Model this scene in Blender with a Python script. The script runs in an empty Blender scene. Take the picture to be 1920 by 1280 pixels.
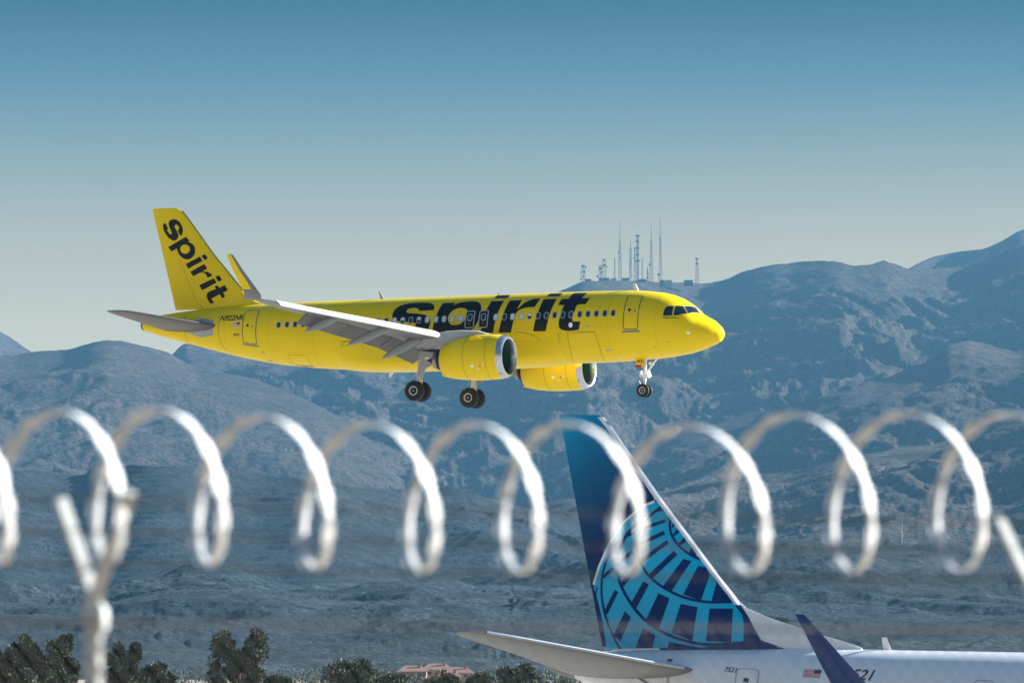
import bpy, bmesh, math, random
import numpy as np
from mathutils import Vector, Matrix
from mathutils.geometry import tessellate_polygon

S = bpy.context.scene
COL = S.collection
R = math.radians
rnd = random.Random(11)

# ------------------------------------------------------------------ camera
F_PX, HORIZON, CAM_Z = 10125.0, 1330.0, 3.7
cam_d = bpy.data.cameras.new('camera')
cam = bpy.data.objects.new('camera', cam_d)
COL.objects.link(cam)
cam_d.sensor_width = 36.0
cam_d.lens = F_PX / 1920.0 * 36.0
cam_d.clip_start, cam_d.clip_end = 0.5, 60000.0
cam.location = (0, 0, CAM_Z)
cam.rotation_euler = (R(90) + math.atan((HORIZON - 640) / F_PX), 0, 0)
cam_d.dof.use_dof = True
cam_d.dof.focus_distance = 390.0
cam_d.dof.aperture_fstop = 5.0
S.camera = cam

# ------------------------------------------------------------------ sky, sun, exposure
SUN_AZ, SUN_EL = R(76), R(22)          # azimuth clockwise from the view axis (+Y)
world = bpy.data.worlds.new('World')
S.world = world
world.use_nodes = True
wn = world.node_tree
wn.nodes.clear()
w_out = wn.nodes.new('ShaderNodeOutputWorld')
w_bg = wn.nodes.new('ShaderNodeBackground')
w_sky = wn.nodes.new('ShaderNodeTexSky')
w_sky.sky_type = 'NISHITA'
w_sky.sun_disc = False
w_sky.sun_elevation, w_sky.sun_rotation = SUN_EL, SUN_AZ
w_sky.altitude = 600
w_sky.air_density, w_sky.dust_density, w_sky.ozone_density = 1.0, 0.6, 1.5
w_geo = wn.nodes.new('ShaderNodeTexCoord')
w_sep = wn.nodes.new('ShaderNodeSeparateXYZ')
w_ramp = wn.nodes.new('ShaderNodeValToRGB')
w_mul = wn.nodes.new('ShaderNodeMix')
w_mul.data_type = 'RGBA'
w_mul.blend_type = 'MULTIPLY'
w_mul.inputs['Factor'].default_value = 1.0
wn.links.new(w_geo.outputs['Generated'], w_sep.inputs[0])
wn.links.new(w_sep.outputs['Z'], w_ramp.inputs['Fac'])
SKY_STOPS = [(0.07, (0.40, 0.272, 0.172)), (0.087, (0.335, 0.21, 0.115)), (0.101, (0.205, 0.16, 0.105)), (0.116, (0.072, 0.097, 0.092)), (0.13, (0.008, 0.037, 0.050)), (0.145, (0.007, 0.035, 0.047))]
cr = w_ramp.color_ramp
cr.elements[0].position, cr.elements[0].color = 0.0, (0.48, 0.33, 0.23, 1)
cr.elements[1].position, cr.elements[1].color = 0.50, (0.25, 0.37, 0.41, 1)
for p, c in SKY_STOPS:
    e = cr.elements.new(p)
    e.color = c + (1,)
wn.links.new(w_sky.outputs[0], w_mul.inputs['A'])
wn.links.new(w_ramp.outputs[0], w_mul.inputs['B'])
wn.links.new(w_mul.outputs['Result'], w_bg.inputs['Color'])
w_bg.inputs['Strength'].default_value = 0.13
wn.links.new(w_bg.outputs[0], w_out.inputs['Surface'])
SUN_DIR = Vector((math.sin(SUN_AZ) * math.cos(SUN_EL), math.cos(SUN_AZ) * math.cos(SUN_EL), math.sin(SUN_EL)))
sun_d = bpy.data.lights.new('sun', 'SUN')
sun_d.energy, sun_d.angle, sun_d.color = 5.0, R(0.5), (1.0, 0.98, 0.94)
sun = bpy.data.objects.new('sun', sun_d)
COL.objects.link(sun)
sun.rotation_euler = SUN_DIR.to_track_quat('Z', 'Y').to_euler()
S.view_settings.view_transform = 'Standard'
S.view_settings.look = 'None'
S.view_settings.exposure = 1.85
S.view_settings.gamma = 1.0
S.view_settings.use_curve_mapping = False
S.render.engine = 'CYCLES'
S.cycles.use_denoising = True
S.cycles.max_bounces = 8
S.cycles.volume_bounces = 1
S.cycles.caustics_reflective = S.cycles.caustics_refractive = False
HAZE_DENSITY, HAZE_COLOR = 3.0e-5, (0.14, 0.365, 0.575, 1)

# ------------------------------------------------------------------ helpers
def tag(o, label=None, cat=None, group=None, kind=None):
    if label: o['label'] = label
    if cat: o['category'] = cat
    if group: o['group'] = group
    if kind: o['kind'] = kind
    return o


def empty(name, loc, rot=None):
    o = bpy.data.objects.new(name, None)
    COL.objects.link(o)
    if rot is not None:
        o.matrix_world = Matrix.Translation(loc) @ rot.to_4x4()
    else:
        o.location = loc
    return o


OFF = Vector((0, 0, 0))


def obj(name, verts, faces, mat, parent=None, smooth=True, off=None):
    me = bpy.data.meshes.new(name)
    d = OFF if off is None else off
    me.from_pydata([(v[0] + d[0], v[1] + d[1], v[2] + d[2]) for v in verts], [], faces)
    if smooth:
        me.polygons.foreach_set('use_smooth', [True] * len(me.polygons))
    me.update()
    o = bpy.data.objects.new(name, me)
    COL.objects.link(o)
    if mat is not None:
        me.materials.append(mat)
    if parent is not None:
        o.parent = parent
    return o


def fix_normals(o):
    bm = bmesh.new()
    bm.from_mesh(o.data)
    bmesh.ops.recalc_face_normals(bm, faces=bm.faces)
    bm.to_mesh(o.data)
    bm.free()
    return o


def sharp(o, ang=40):
    try:
        o.data.set_sharp_from_angle(angle=R(ang))
    except Exception:
        pass
    return o


def loft_data(rings, closed=True, caps=True):
    n = len(rings[0])
    v = [p for r in rings for p in r]
    f = []
    m = n if closed else n - 1
    for i in range(len(rings) - 1):
        for j in range(m):
            a, b = i * n + j, i * n + (j + 1) % n
            f.append((a, b, b + n, a + n))
    if caps and closed:
        f.append(tuple(range(n - 1, -1, -1)))
        f.append(tuple((len(rings) - 1) * n + j for j in range(n)))
    return v, f


class MB:
    """collects shapes that belong to one mesh"""

    def __init__(self):
        self.v, self.f = [], []

    def add(self, v, f):
        b = len(self.v)
        self.v += [tuple(p) for p in v]
        self.f += [tuple(b + i for i in q) for q in f]
        return self

    def loft(self, rings, closed=True, caps=True):
        return self.add(*loft_data(rings, closed, caps))

    def tube(self, path, r, n=6, r2=None):
        path = [Vector(p) for p in path]
        rings = []
        for i, p in enumerate(path):
            a = path[max(i - 1, 0)]
            b = path[min(i + 1, len(path) - 1)]
            t = (b - a).normalized()
            u = t.cross(Vector((0, 0, 1)))
            if u.length < 1e-3:
                u = t.cross(Vector((0, 1, 0)))
            u.normalize()
            w = t.cross(u)
            rr = r if r2 is None else r + (r2 - r) * i / (len(path) - 1)
            rings.append([p + u * rr * math.cos(2 * math.pi * k / n) + w * rr * math.sin(2 * math.pi * k / n) for k in range(n)])
        return self.loft(rings)

    def box(self, x0, x1, y0, y1, z0, z1):
        v = [(x, y, z) for z in (z0, z1) for y in (y0, y1) for x in (x0, x1)]
        return self.add(v, [(0, 2, 3, 1), (4, 5, 7, 6), (0, 1, 5, 4), (1, 3, 7, 5), (3, 2, 6, 7), (2, 0, 4, 6)])

    def rev(self, prof, axis, c, n=24, caps=True):
        """prof: (along, radius) along axis 'x','y' or 'z' round centre c; along may carry its own centre shift as 3rd item"""
        rings = []
        for q in prof:
            a, r = q[0], max(q[1], 1e-3)
            dz = q[2] if len(q) > 2 else 0.0
            ring = []
            for k in range(n):
                t = 2 * math.pi * k / n
                p, s = r * math.cos(t), r * math.sin(t)
                if axis == 'x': ring.append((c[0] + a, c[1] + p, c[2] + s + dz))
                elif axis == 'y': ring.append((c[0] + p, c[1] + a, c[2] + s + dz))
                else: ring.append((c[0] + p, c[1] + s, c[2] + a))
            rings.append(ring)
        return self.loft(rings, True, caps)

    def build(self, name, mat, parent=None, smooth=True, fix=True, off=None, edge=40):
        o = obj(name, self.v, self.f, mat, parent, smooth, off)
        if fix: fix_normals(o)
        if smooth: sharp(o, edge)
        return o


def nodes(name):
    m = bpy.data.materials.new(name)
    m.use_nodes = True
    nt = m.node_tree
    return m, nt, nt.nodes['Principled BSDF']


def paint(name, col, rough=0.35, metal=0.0, var=0.06, scale=1.5, coat=0.0, bump=0.0, bscale=30, spec=0.35):
    m, nt, b = nodes(name)
    b.inputs['Roughness'].default_value = rough
    b.inputs['Metallic'].default_value = metal
    b.inputs['Coat Weight'].default_value = coat
    b.inputs['Coat Roughness'].default_value = 0.08
    b.inputs['Specular IOR Level'].default_value = spec
    tc = nt.nodes.new('ShaderNodeTexCoord')
    nz = nt.nodes.new('ShaderNodeTexNoise')
    nz.inputs['Scale'].default_value = scale
    nz.inputs['Detail'].default_value = 6
    nt.links.new(tc.outputs['Object'], nz.inputs['Vector'])
    rp = nt.nodes.new('ShaderNodeValToRGB')
    rp.color_ramp.elements[0].position, rp.color_ramp.elements[1].position = 0.3, 0.7
    rp.color_ramp.elements[0].color = tuple(c * (1 - var) for c in col) + (1,)
    rp.color_ramp.elements[1].color = tuple(min(1, c * (1 + var)) for c in col) + (1,)
    nt.links.new(nz.outputs['Fac'], rp.inputs['Fac'])
    nt.links.new(rp.outputs[0], b.inputs['Base Color'])
    if bump:
        n2 = nt.nodes.new('ShaderNodeTexNoise')
        n2.inputs['Scale'].default_value = bscale
        n2.inputs['Detail'].default_value = 4
        nt.links.new(tc.outputs['Object'], n2.inputs['Vector'])
        bp = nt.nodes.new('ShaderNodeBump')
        bp.inputs['Strength'].default_value = bump
        bp.inputs['Distance'].default_value = 0.02
        nt.links.new(n2.outputs['Fac'], bp.inputs['Height'])
        nt.links.new(bp.outputs[0], b.inputs['Normal'])
    return m


def smooth_poly(P, it=2, corner=50):
    """rounds a traced outline but keeps its corners"""
    P = [Vector(p) for p in P]
    n = len(P)
    isc = []
    for i in range(n):
        a, b = P[i] - P[i - 1], P[(i + 1) % n] - P[i]
        isc.append(a.length < 1e-6 or b.length < 1e-6 or math.degrees(a.angle(b)) > corner)
    out = []
    for i in range(n):
        p0, p1, p2, p3 = P[i - 1], P[i], P[(i + 1) % n], P[(i + 2) % n]
        out.append(p1)
        if isc[i] and isc[(i + 1) % n]:
            continue
        m1 = (p2 - p1) if isc[i] else (p2 - p0) * 0.5
        m2 = (p2 - p1) if isc[(i + 1) % n] else (p3 - p1) * 0.5
        for t in (0.25, 0.5, 0.75):
            t2, t3 = t * t, t ** 3
            out.append(p1 * (2 * t3 - 3 * t2 + 1) + m1 * (t3 - 2 * t2 + t) + p2 * (3 * t2 - 2 * t3) + m2 * (t3 - t2))
    return out


def flat_bm(polys):
    """polys: list of (outer + holes) in 2D -> bmesh of triangles"""
    bm = bmesh.new()
    for loops in polys:
        L = [[Vector((p[0], p[1], 0)) for p in lp] for lp in loops]
        pts = [bm.verts.new(p) for lp in L for p in lp]
        for t in tessellate_polygon(L):
            try:
                bm.faces.new([pts[i] for i in t])
            except ValueError:
                pass
    return bm


def cut(bm, axis, step):
    lo = min(v.co[axis] for v in bm.verts)
    hi = max(v.co[axis] for v in bm.verts)
    no = [0, 0, 0]
    no[axis] = 1
    k = math.floor(lo / step) + 1
    while k * step < hi:
        co = [0, 0, 0]
        co[axis] = k * step
        bmesh.ops.bisect_plane(bm, geom=bm.verts[:] + bm.edges[:] + bm.faces[:], plane_co=co, plane_no=no, dist=1e-6)
        k += 1


def decal(name, bm, fmap, mat, parent, cuts=(), label=None):
    for ax, st in cuts:
        cut(bm, ax, st)
    for v in bm.verts:
        v.co = Vector(fmap(v.co.x, v.co.y)) + OFF
    me = bpy.data.meshes.new(name)
    bm.to_mesh(me)
    bm.free()
    me.materials.append(mat)
    me.polygons.foreach_set('use_smooth', [True] * len(me.polygons))
    o = bpy.data.objects.new(name, me)
    COL.objects.link(o)
    o.parent = parent
    if label: o['label'] = label
    return o


def stroke(P, w, closed=False):
    """a thin band along a 2D polyline as polygons"""
    P = [Vector(p) for p in P]
    n = len(P)
    L, Q = [], []
    for i in range(n):
        a = P[i - 1] if (i > 0 or closed) else P[i]
        b = P[(i + 1) % n] if (i < n - 1 or closed) else P[i]
        d = (b - a)
        d.normalize()
        nn = Vector((-d.y, d.x)) * w * 0.5
        L.append(P[i] + nn)
        Q.append(P[i] - nn)
    polys = []
    for i in range(n if closed else n - 1):
        j = (i + 1) % n
        polys.append([[L[i], L[j], Q[j], Q[i]]])
    return polys


def text_bm(body, height, shear=0.0, spacing=1.0):
    """2D mesh of a word, left to right from (0, 0), capital height = height"""
    cu = bpy.data.curves.new('word', 'FONT')
    cu.body, cu.size, cu.shear, cu.space_character = body, height / 0.7, shear, spacing
    cu.offset = height * 0.02
    cu.resolution_u = 3
    o = bpy.data.objects.new('word', cu)
    COL.objects.link(o)
    me = bpy.data.meshes.new_from_object(o.evaluated_get(bpy.context.evaluated_depsgraph_get()))
    bm = bmesh.new()
    bm.from_mesh(me)
    bpy.data.objects.remove(o)
    bpy.data.curves.remove(cu)
    bpy.data.meshes.remove(me)
    return bm


def rounded(x0, x1, y0, y1, r, n=4):
    P = []
    for cx, cy, a0 in ((x1 - r, y1 - r, 0), (x0 + r, y1 - r, 90), (x0 + r, y0 + r, 180), (x1 - r, y0 + r, 270)):
        for k in range(n + 1):
            a = R(a0 + 90 * k / n)
            P.append((cx + r * math.cos(a), cy + r * math.sin(a)))
    return P


def disc2(cx, cy, rx, ry, n=14):
    return [(cx + rx * math.cos(2 * math.pi * k / n), cy + ry * math.sin(2 * math.pi * k / n)) for k in range(n)]


def naca(x, t):
    return 5 * t * (0.2969 * math.sqrt(max(x, 0)) - 0.126 * x - 0.3516 * x * x + 0.2843 * x ** 3 - 0.1036 * x ** 4)


def lerp_t(T, x):
    if x <= T[0][0]: return T[0][1]
    for a, b in zip(T, T[1:]):
        if x <= b[0]:
            return a[1] + (b[1] - a[1]) * (x - a[0]) / (b[0] - a[0])
    return T[-1][1]


def foil(s, y, z, c, tc, x0=0.0, x1=1.0, n=12, camber=0.015, rot=0.0, up=(0, 0, 1)):
    """ring of an aerofoil section; chord runs aft (-x); up is the thickness direction"""
    top, bot = [], []
    for k in range(n + 1):
        q = x0 + (x1 - x0) * (0.5 - 0.5 * math.cos(math.pi * k / n))
        t = naca(q, tc) + 0.0015
        cb = camber * 4 * q * (1 - q)
        top.append((q, cb + t))
        bot.append((q, cb - t))
    ring = []
    ca, sa = math.cos(rot), math.sin(rot)
    for q, h in top[::-1] + bot:
        a, b = q * c, h * c
        a, b = a * ca + b * sa, -a * sa + b * ca
        ring.append((-(s + a), y + up[1] * b, z + up[2] * b))
    return ring

# ------------------------------------------------------------------ land
def _hash(ix, iy, seed):
    h = (ix.astype(np.uint32) * np.uint32(374761393) + iy.astype(np.uint32) * np.uint32(668265263) + np.uint32(seed * 974711 + 13))
    h = (h ^ (h >> np.uint32(13))) * np.uint32(1274126177)
    return (h ^ (h >> np.uint32(16))).astype(np.float64) / 4294967295.0


def perlin(x, y, seed):
    ix, iy = np.floor(x).astype(np.int64), np.floor(y).astype(np.int64)
    fx, fy = x - ix, y - iy
    u, v = fx ** 3 * (fx * (fx * 6 - 15) + 10), fy ** 3 * (fy * (fy * 6 - 15) + 10)
    ix &= 0xffff
    iy &= 0xffff

    def g(a, b, dx, dy):
        t = _hash(ix + a, iy + b, seed) * 2 * np.pi
        return np.cos(t) * dx + np.sin(t) * dy
    n0 = g(0, 0, fx, fy) * (1 - u) + g(1, 0, fx - 1, fy) * u
    n1 = g(0, 1, fx, fy - 1) * (1 - u) + g(1, 1, fx - 1, fy - 1) * u
    return (n0 * (1 - v) + n1 * v) * 1.5


def fbm(x, y, octv, seed, gain=0.5, ridged=False):
    s, a, tot = np.zeros_like(x), 1.0, 0.0
    for o in range(octv):
        n = perlin(x * 2 ** o + 17.3 * o, y * 2 ** o - 9.1 * o, seed + o)
        if ridged:
            n = 1 - 2 * np.abs(n)
        s += a * n
        tot += a
        a *= gain
    return s / tot


def ground_z(y):
    return np.interp(y, [-200, 34, 60, 600, 1800, 3000, 9000, 16500], [1.6, 1.6, 0, 0, 13, 24, 140, 330])


def rock_mat(name, a, b, spots, bump, road=False):
    m, nt, bs = nodes(name)
    bs.inputs['Roughness'].default_value = 0.95
    bs.inputs['Specular IOR Level'].default_value = 0.1
    tc = nt.nodes.new('ShaderNodeTexCoord')

    def noise(sc, det, dist=0.0, rough=0.6):
        n = nt.nodes.new('ShaderNodeTexNoise')
        n.inputs['Scale'].default_value, n.inputs['Detail'].default_value = sc, det
        n.inputs['Distortion'].default_value, n.inputs['Roughness'].default_value = dist, rough
        nt.links.new(tc.outputs['Object'], n.inputs['Vector'])
        return n

    def ramp(n, p0, c0, p1, c1):
        r = nt.nodes.new('ShaderNodeValToRGB')
        r.color_ramp.elements[0].position, r.color_ramp.elements[0].color = p0, c0
        r.color_ramp.elements[1].position, r.color_ramp.elements[1].color = p1, c1
        nt.links.new(n.outputs['Fac'], r.inputs['Fac'])
        return r

    def mul(x, y):
        k = nt.nodes.new('ShaderNodeMix')
        k.data_type, k.blend_type = 'RGBA', 'MULTIPLY'
        k.inputs['Factor'].default_value = 1
        nt.links.new(x, k.inputs['A'])
        nt.links.new(y, k.inputs['B'])
        return k.outputs['Result']
    big = ramp(noise(0.0035, 8, 0.6), 0.36, a + (1,), 0.66, b + (1,))
    mid = ramp(noise(0.035, 8, 0.4, 0.7), 0.36, (0.55, 0.56, 0.58, 1), 0.66, (1.5, 1.42, 1.36, 1))
    fine = ramp(noise(spots, 6, 0.3, 0.8), 0.42, (0.34, 0.37, 0.38, 1), 0.62, (1.55, 1.50, 1.46, 1))
    nt.links.new(mul(mul(big.outputs[0], mid.outputs[0]), fine.outputs[0]), bs.inputs['Base Color'])
    hn = noise(0.03, 10, 0.5, 0.72)
    bp = nt.nodes.new('ShaderNodeBump')
    bp.inputs['Strength'].default_value, bp.inputs['Distance'].default_value = 1.0, bump
    nt.links.new(hn.outputs['Fac'], bp.inputs['Height'])
    nt.links.new(bp.outputs[0], bs.inputs['Normal'])
    return m


def grid_obj(name, X, Y, Z, mat, label):
    nr, nc = X.shape
    co = np.stack([X, Y, Z], -1).reshape(-1, 3).astype(np.float32)
    i = (np.arange(nr - 1)[:, None] * nc + np.arange(nc - 1)[None, :]).reshape(-1)
    q = np.stack([i, i + 1, i + nc + 1, i + nc], 1).astype(np.int32)
    me = bpy.data.meshes.new(name)
    me.vertices.add(len(co))
    me.vertices.foreach_set('co', co.ravel())
    me.loops.add(q.size)
    me.loops.foreach_set('vertex_index', q.ravel())
    me.polygons.add(len(q))
    me.polygons.foreach_set('loop_start', np.arange(0, q.size, 4, dtype=np.int32))
    me.polygons.foreach_set('use_smooth', np.ones(len(q), dtype=bool))
    me.update(calc_edges=True)
    me.validate()
    me.materials.append(mat)
    o = bpy.data.objects.new(name, me)
    COL.objects.link(o)
    return tag(o, label, None, None, 'structure')


def ridge(name, crest, D, Df, mat, label, amp, lam, nr, nc, seed, power=1.25, wob=0.02, edge=0.30, terrace=0.0, fine=7, uspan=(-0.128, 0.128), skew=0.0, foot=0.0, cramp=0.0):
    """a range whose skyline is given as (bearing, height) and whose face runs down towards the viewer as spurs and gullies"""
    u = np.linspace(uspan[0], uspan[1], nc)
    cx = np.array([(c[0] - 960) / F_PX for c in crest])
    cy = np.array([(HORIZON - c[1]) / F_PX for c in crest])
    el = np.interp(u, cx, cy)
    k = np.hanning(9)
    k /= k.sum()
    el = np.convolve(np.pad(el, 4, mode='edge'), k, 'valid')
    ks = np.hanning(121)
    ks /= ks.sum()
    els = np.convolve(np.pad(el, 60, mode='edge'), ks, 'valid')
    Dc = D * (1 + wob * perlin(u * 40 + 3, u * 0 + seed, seed) * 2)
    back = np.linspace(-0.16, 0, 14)[:-1]
    t = np.concatenate([back, np.linspace(0, 1, nr) ** 1.15])[:, None]
    d = Dc[None, :] + (Df - Dc[None, :]) * t
    X = u[None, :] * d + 0 * t
    Y = d
    mixs = np.clip(t / 0.35, 0, 1)
    mixs = mixs * mixs * (3 - 2 * mixs)
    zc = CAM_Z + (el[None, :] * (1 - mixs) + els[None, :] * mixs) * Dc[None, :]
    gz = ground_z(Y) - 8 + foot
    tt = np.clip(t, 0, 1)
    base = gz + (zc - gz) * (1 - tt) ** power
    wx = X + 0.35 * lam * perlin(X / lam * 1.3 + 5, Y / lam * 1.3, seed + 50) + skew * (Y - D)
    wy = Y + 0.35 * lam * perlin(X / lam * 1.3 - 7, Y / lam * 1.3 + 2, seed + 60)
    rg = fbm(wx / lam, wy / (lam * 1.7), fine, seed, 0.56, True)
    sm = fbm(X / (lam * 0.22), Y / (lam * 0.3), 5, seed + 20, 0.55)
    win = np.clip(tt / edge, 0, 1)
    win = win * win * (3 - 2 * win) * np.clip((1 - tt) / 0.25, 0, 1) ** 0.7
    rel = amp * (rg - 0.15) * win + amp * 0.30 * sm * (0.25 + 0.75 * win) * np.clip((1 - tt) / 0.15, 0, 1)
    cr_n = fbm(X / (lam * 0.08), Y / (lam * 0.08), 4, seed + 30, 0.6) * (cramp or amp * 0.03)
    if terrace:
        rel = rel * (1 - 0.75 * np.clip((0.01 - u) / 0.03, 0, 1)[None, :])
    Z = base + rel + cr_n
    if terrace:
        Zt = np.floor(Z / terrace) * terrace + terrace * np.clip((Z / terrace - np.floor(Z / terrace)) * 1.8 - 0.4, 0, 1)
        wgt = np.clip((0.01 - u) / 0.03, 0, 1)[None, :] * np.clip((0.75 - tt) / 0.2, 0, 1)
        Z = Z * (1 - wgt) + Zt * wgt
    bm = t < 0
    Z = np.where(bm, np.maximum(zc + t * (D - Df) * 0.55 + cr_n, gz), Z)
    return grid_obj(name, X, Y, Z, mat, label)


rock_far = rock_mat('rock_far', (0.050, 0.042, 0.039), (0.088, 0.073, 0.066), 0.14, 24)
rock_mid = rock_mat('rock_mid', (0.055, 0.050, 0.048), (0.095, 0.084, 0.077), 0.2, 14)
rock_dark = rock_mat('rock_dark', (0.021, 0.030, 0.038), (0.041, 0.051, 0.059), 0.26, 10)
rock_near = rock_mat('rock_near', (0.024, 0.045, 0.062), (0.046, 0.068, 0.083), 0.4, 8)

ridge('mountain', [(-400, 560), (-100, 585), (0, 622), (28, 640), (62, 662), (120, 720), (300, 800), (1500, 800), (1640, 560), (1700, 505), (1740, 483), (1770, 477), (1800, 471), (1850, 464), (1882, 450), (1920, 429), (1990, 420), (2300, 430)],
      15000, 11800, rock_far, 'far ridge rising to the right edge behind the main range', 70, 700, 110, 420, 3)
ridge('mountain', [(-400, 720), (200, 700), (318, 668), (330, 655), (345, 645), (400, 648), (550, 655), (700, 640), (850, 612), (1000, 572), (1040, 550), (1062, 541), (1090, 528), (1120, 526), (1200, 524), (1260, 527), (1330, 530), (1360, 525), (1400, 506), (1450, 495), (1480, 493), (1520, 487), (1550, 487), (1580, 490), (1600, 497), (1640, 494), (1660, 489), (1680, 493), (1700, 499), (1730, 503), (1800, 499), (1860, 482), (1920, 460), (2000, 440), (2300, 440)],
      12800, 8600, rock_far, 'main desert mountain range carrying the antenna masts', 95, 520, 260, 720, 7, power=1.12, skew=0.45)
ridge('mountain', [(-400, 700), (0, 668), (62, 659), (130, 655), (160, 645), (195, 637), (230, 640), (262, 648), (318, 662), (367, 690), (420, 700), (480, 712), (540, 735), (600, 764), (633, 780), (668, 794), (740, 825), (793, 848), (850, 880), (901, 905), (940, 925), (1000, 950), (1100, 985), (1300, 1010), (1600, 1050), (2300, 1060)],
      11000, 7700, rock_far, 'rounded mountain at left falling to the right in a long spur', 62, 560, 190, 560, 12, power=1.15, skew=-0.4)
ridge('mountain', [(-400, 1100), (600, 1050), (900, 960), (1000, 905), (1050, 880), (1120, 852), (1200, 838), (1250, 822), (1300, 806), (1350, 792), (1400, 775), (1470, 760), (1560, 742), (1640, 718), (1700, 692), (1742, 678), (1778, 648), (1817, 637), (1849, 643), (1913, 662), (2000, 650), (2300, 600)],
      9900, 6900, rock_far, 'spur of the range descending leftwards below its right shoulder', 60, 430, 180, 560, 21, power=1.1, skew=0.3)
ridge('hill', [(-400, 1050), (700, 1000), (950, 962), (1060, 935), (1150, 930), (1250, 918), (1330, 905), (1400, 895), (1480, 885), (1550, 868), (1620, 852), (1700, 838), (1760, 832), (1800, 820), (1860, 792), (1920, 775), (2300, 700)],
      7600, 5200, rock_mid, 'pale gentle hill sloping up to the right', 42, 450, 150, 560, 33, power=1.0, skew=0.2)
ridge('hill', [(-400, 870), (0, 880), (100, 885), (160, 892), (170, 876), (260, 874), (375, 876), (450, 884), (520, 892), (600, 905), (680, 915), (760, 920), (800, 916), (835, 911), (870, 918), (920, 935), (980, 950), (1060, 968), (1150, 985), (1250, 1000), (1400, 1012), (1600, 1020), (1920, 1030), (2300, 1030)],
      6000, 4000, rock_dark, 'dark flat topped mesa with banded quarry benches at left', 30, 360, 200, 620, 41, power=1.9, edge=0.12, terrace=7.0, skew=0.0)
ridge('hill', [(-400, 1150), (700, 1120), (900, 1085), (1060, 1062), (1180, 1035), (1260, 1015), (1330, 1003), (1400, 1003), (1500, 1010), (1600, 1025), (1700, 1030), (1800, 1040), (1870, 1050), (1920, 1045), (2300, 1040)],
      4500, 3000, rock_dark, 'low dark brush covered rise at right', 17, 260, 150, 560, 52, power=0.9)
ridge('hill', [(-400, 1110), (0, 1090), (60, 1105), (150, 1130), (230, 1112), (300, 1088), (340, 1064), (375, 1058), (430, 1070), (490, 1100), (560, 1118), (660, 1110), (760, 1095), (860, 1108), (960, 1115), (1060, 1105), (1200, 1112), (1500, 1130), (1900, 1135), (2300, 1130)],
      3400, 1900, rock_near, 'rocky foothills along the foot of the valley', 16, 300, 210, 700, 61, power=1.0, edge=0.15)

gy = np.concatenate([np.linspace(-140, 34, 8), np.linspace(44, 600, 12), np.linspace(700, 16200, 60)])
gx = np.linspace(-2900, 2900, 60)
GX, GY = np.meshgrid(gx, gy)
sand = rock_mat('desert_ground', (0.42, 0.37, 0.30), (0.52, 0.46, 0.38), 0.4, 0.4)
grid_obj('ground', GX, GY, ground_z(GY), sand, 'flat desert ground running to the foot of the mountains')
concrete = paint('apron_concrete', (0.42, 0.40, 0.36), 0.85, var=0.12, scale=0.15)
apron = MB()
for ix in range(24):
    for iy in range(14):
        x0, y0 = -180 + ix * 15, 70 + iy * 20
        apron.box(x0 + 0.02, x0 + 14.98, y0 + 0.02, y0 + 19.98, -0.05, 0.02)
apron.f = [q for i, q in enumerate(apron.f) if i % 6 != 0]
tag(apron.build('apron', concrete, None, smooth=False, fix=False), 'concrete apron slabs under the parked airliner', None, None, 'structure')

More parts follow.
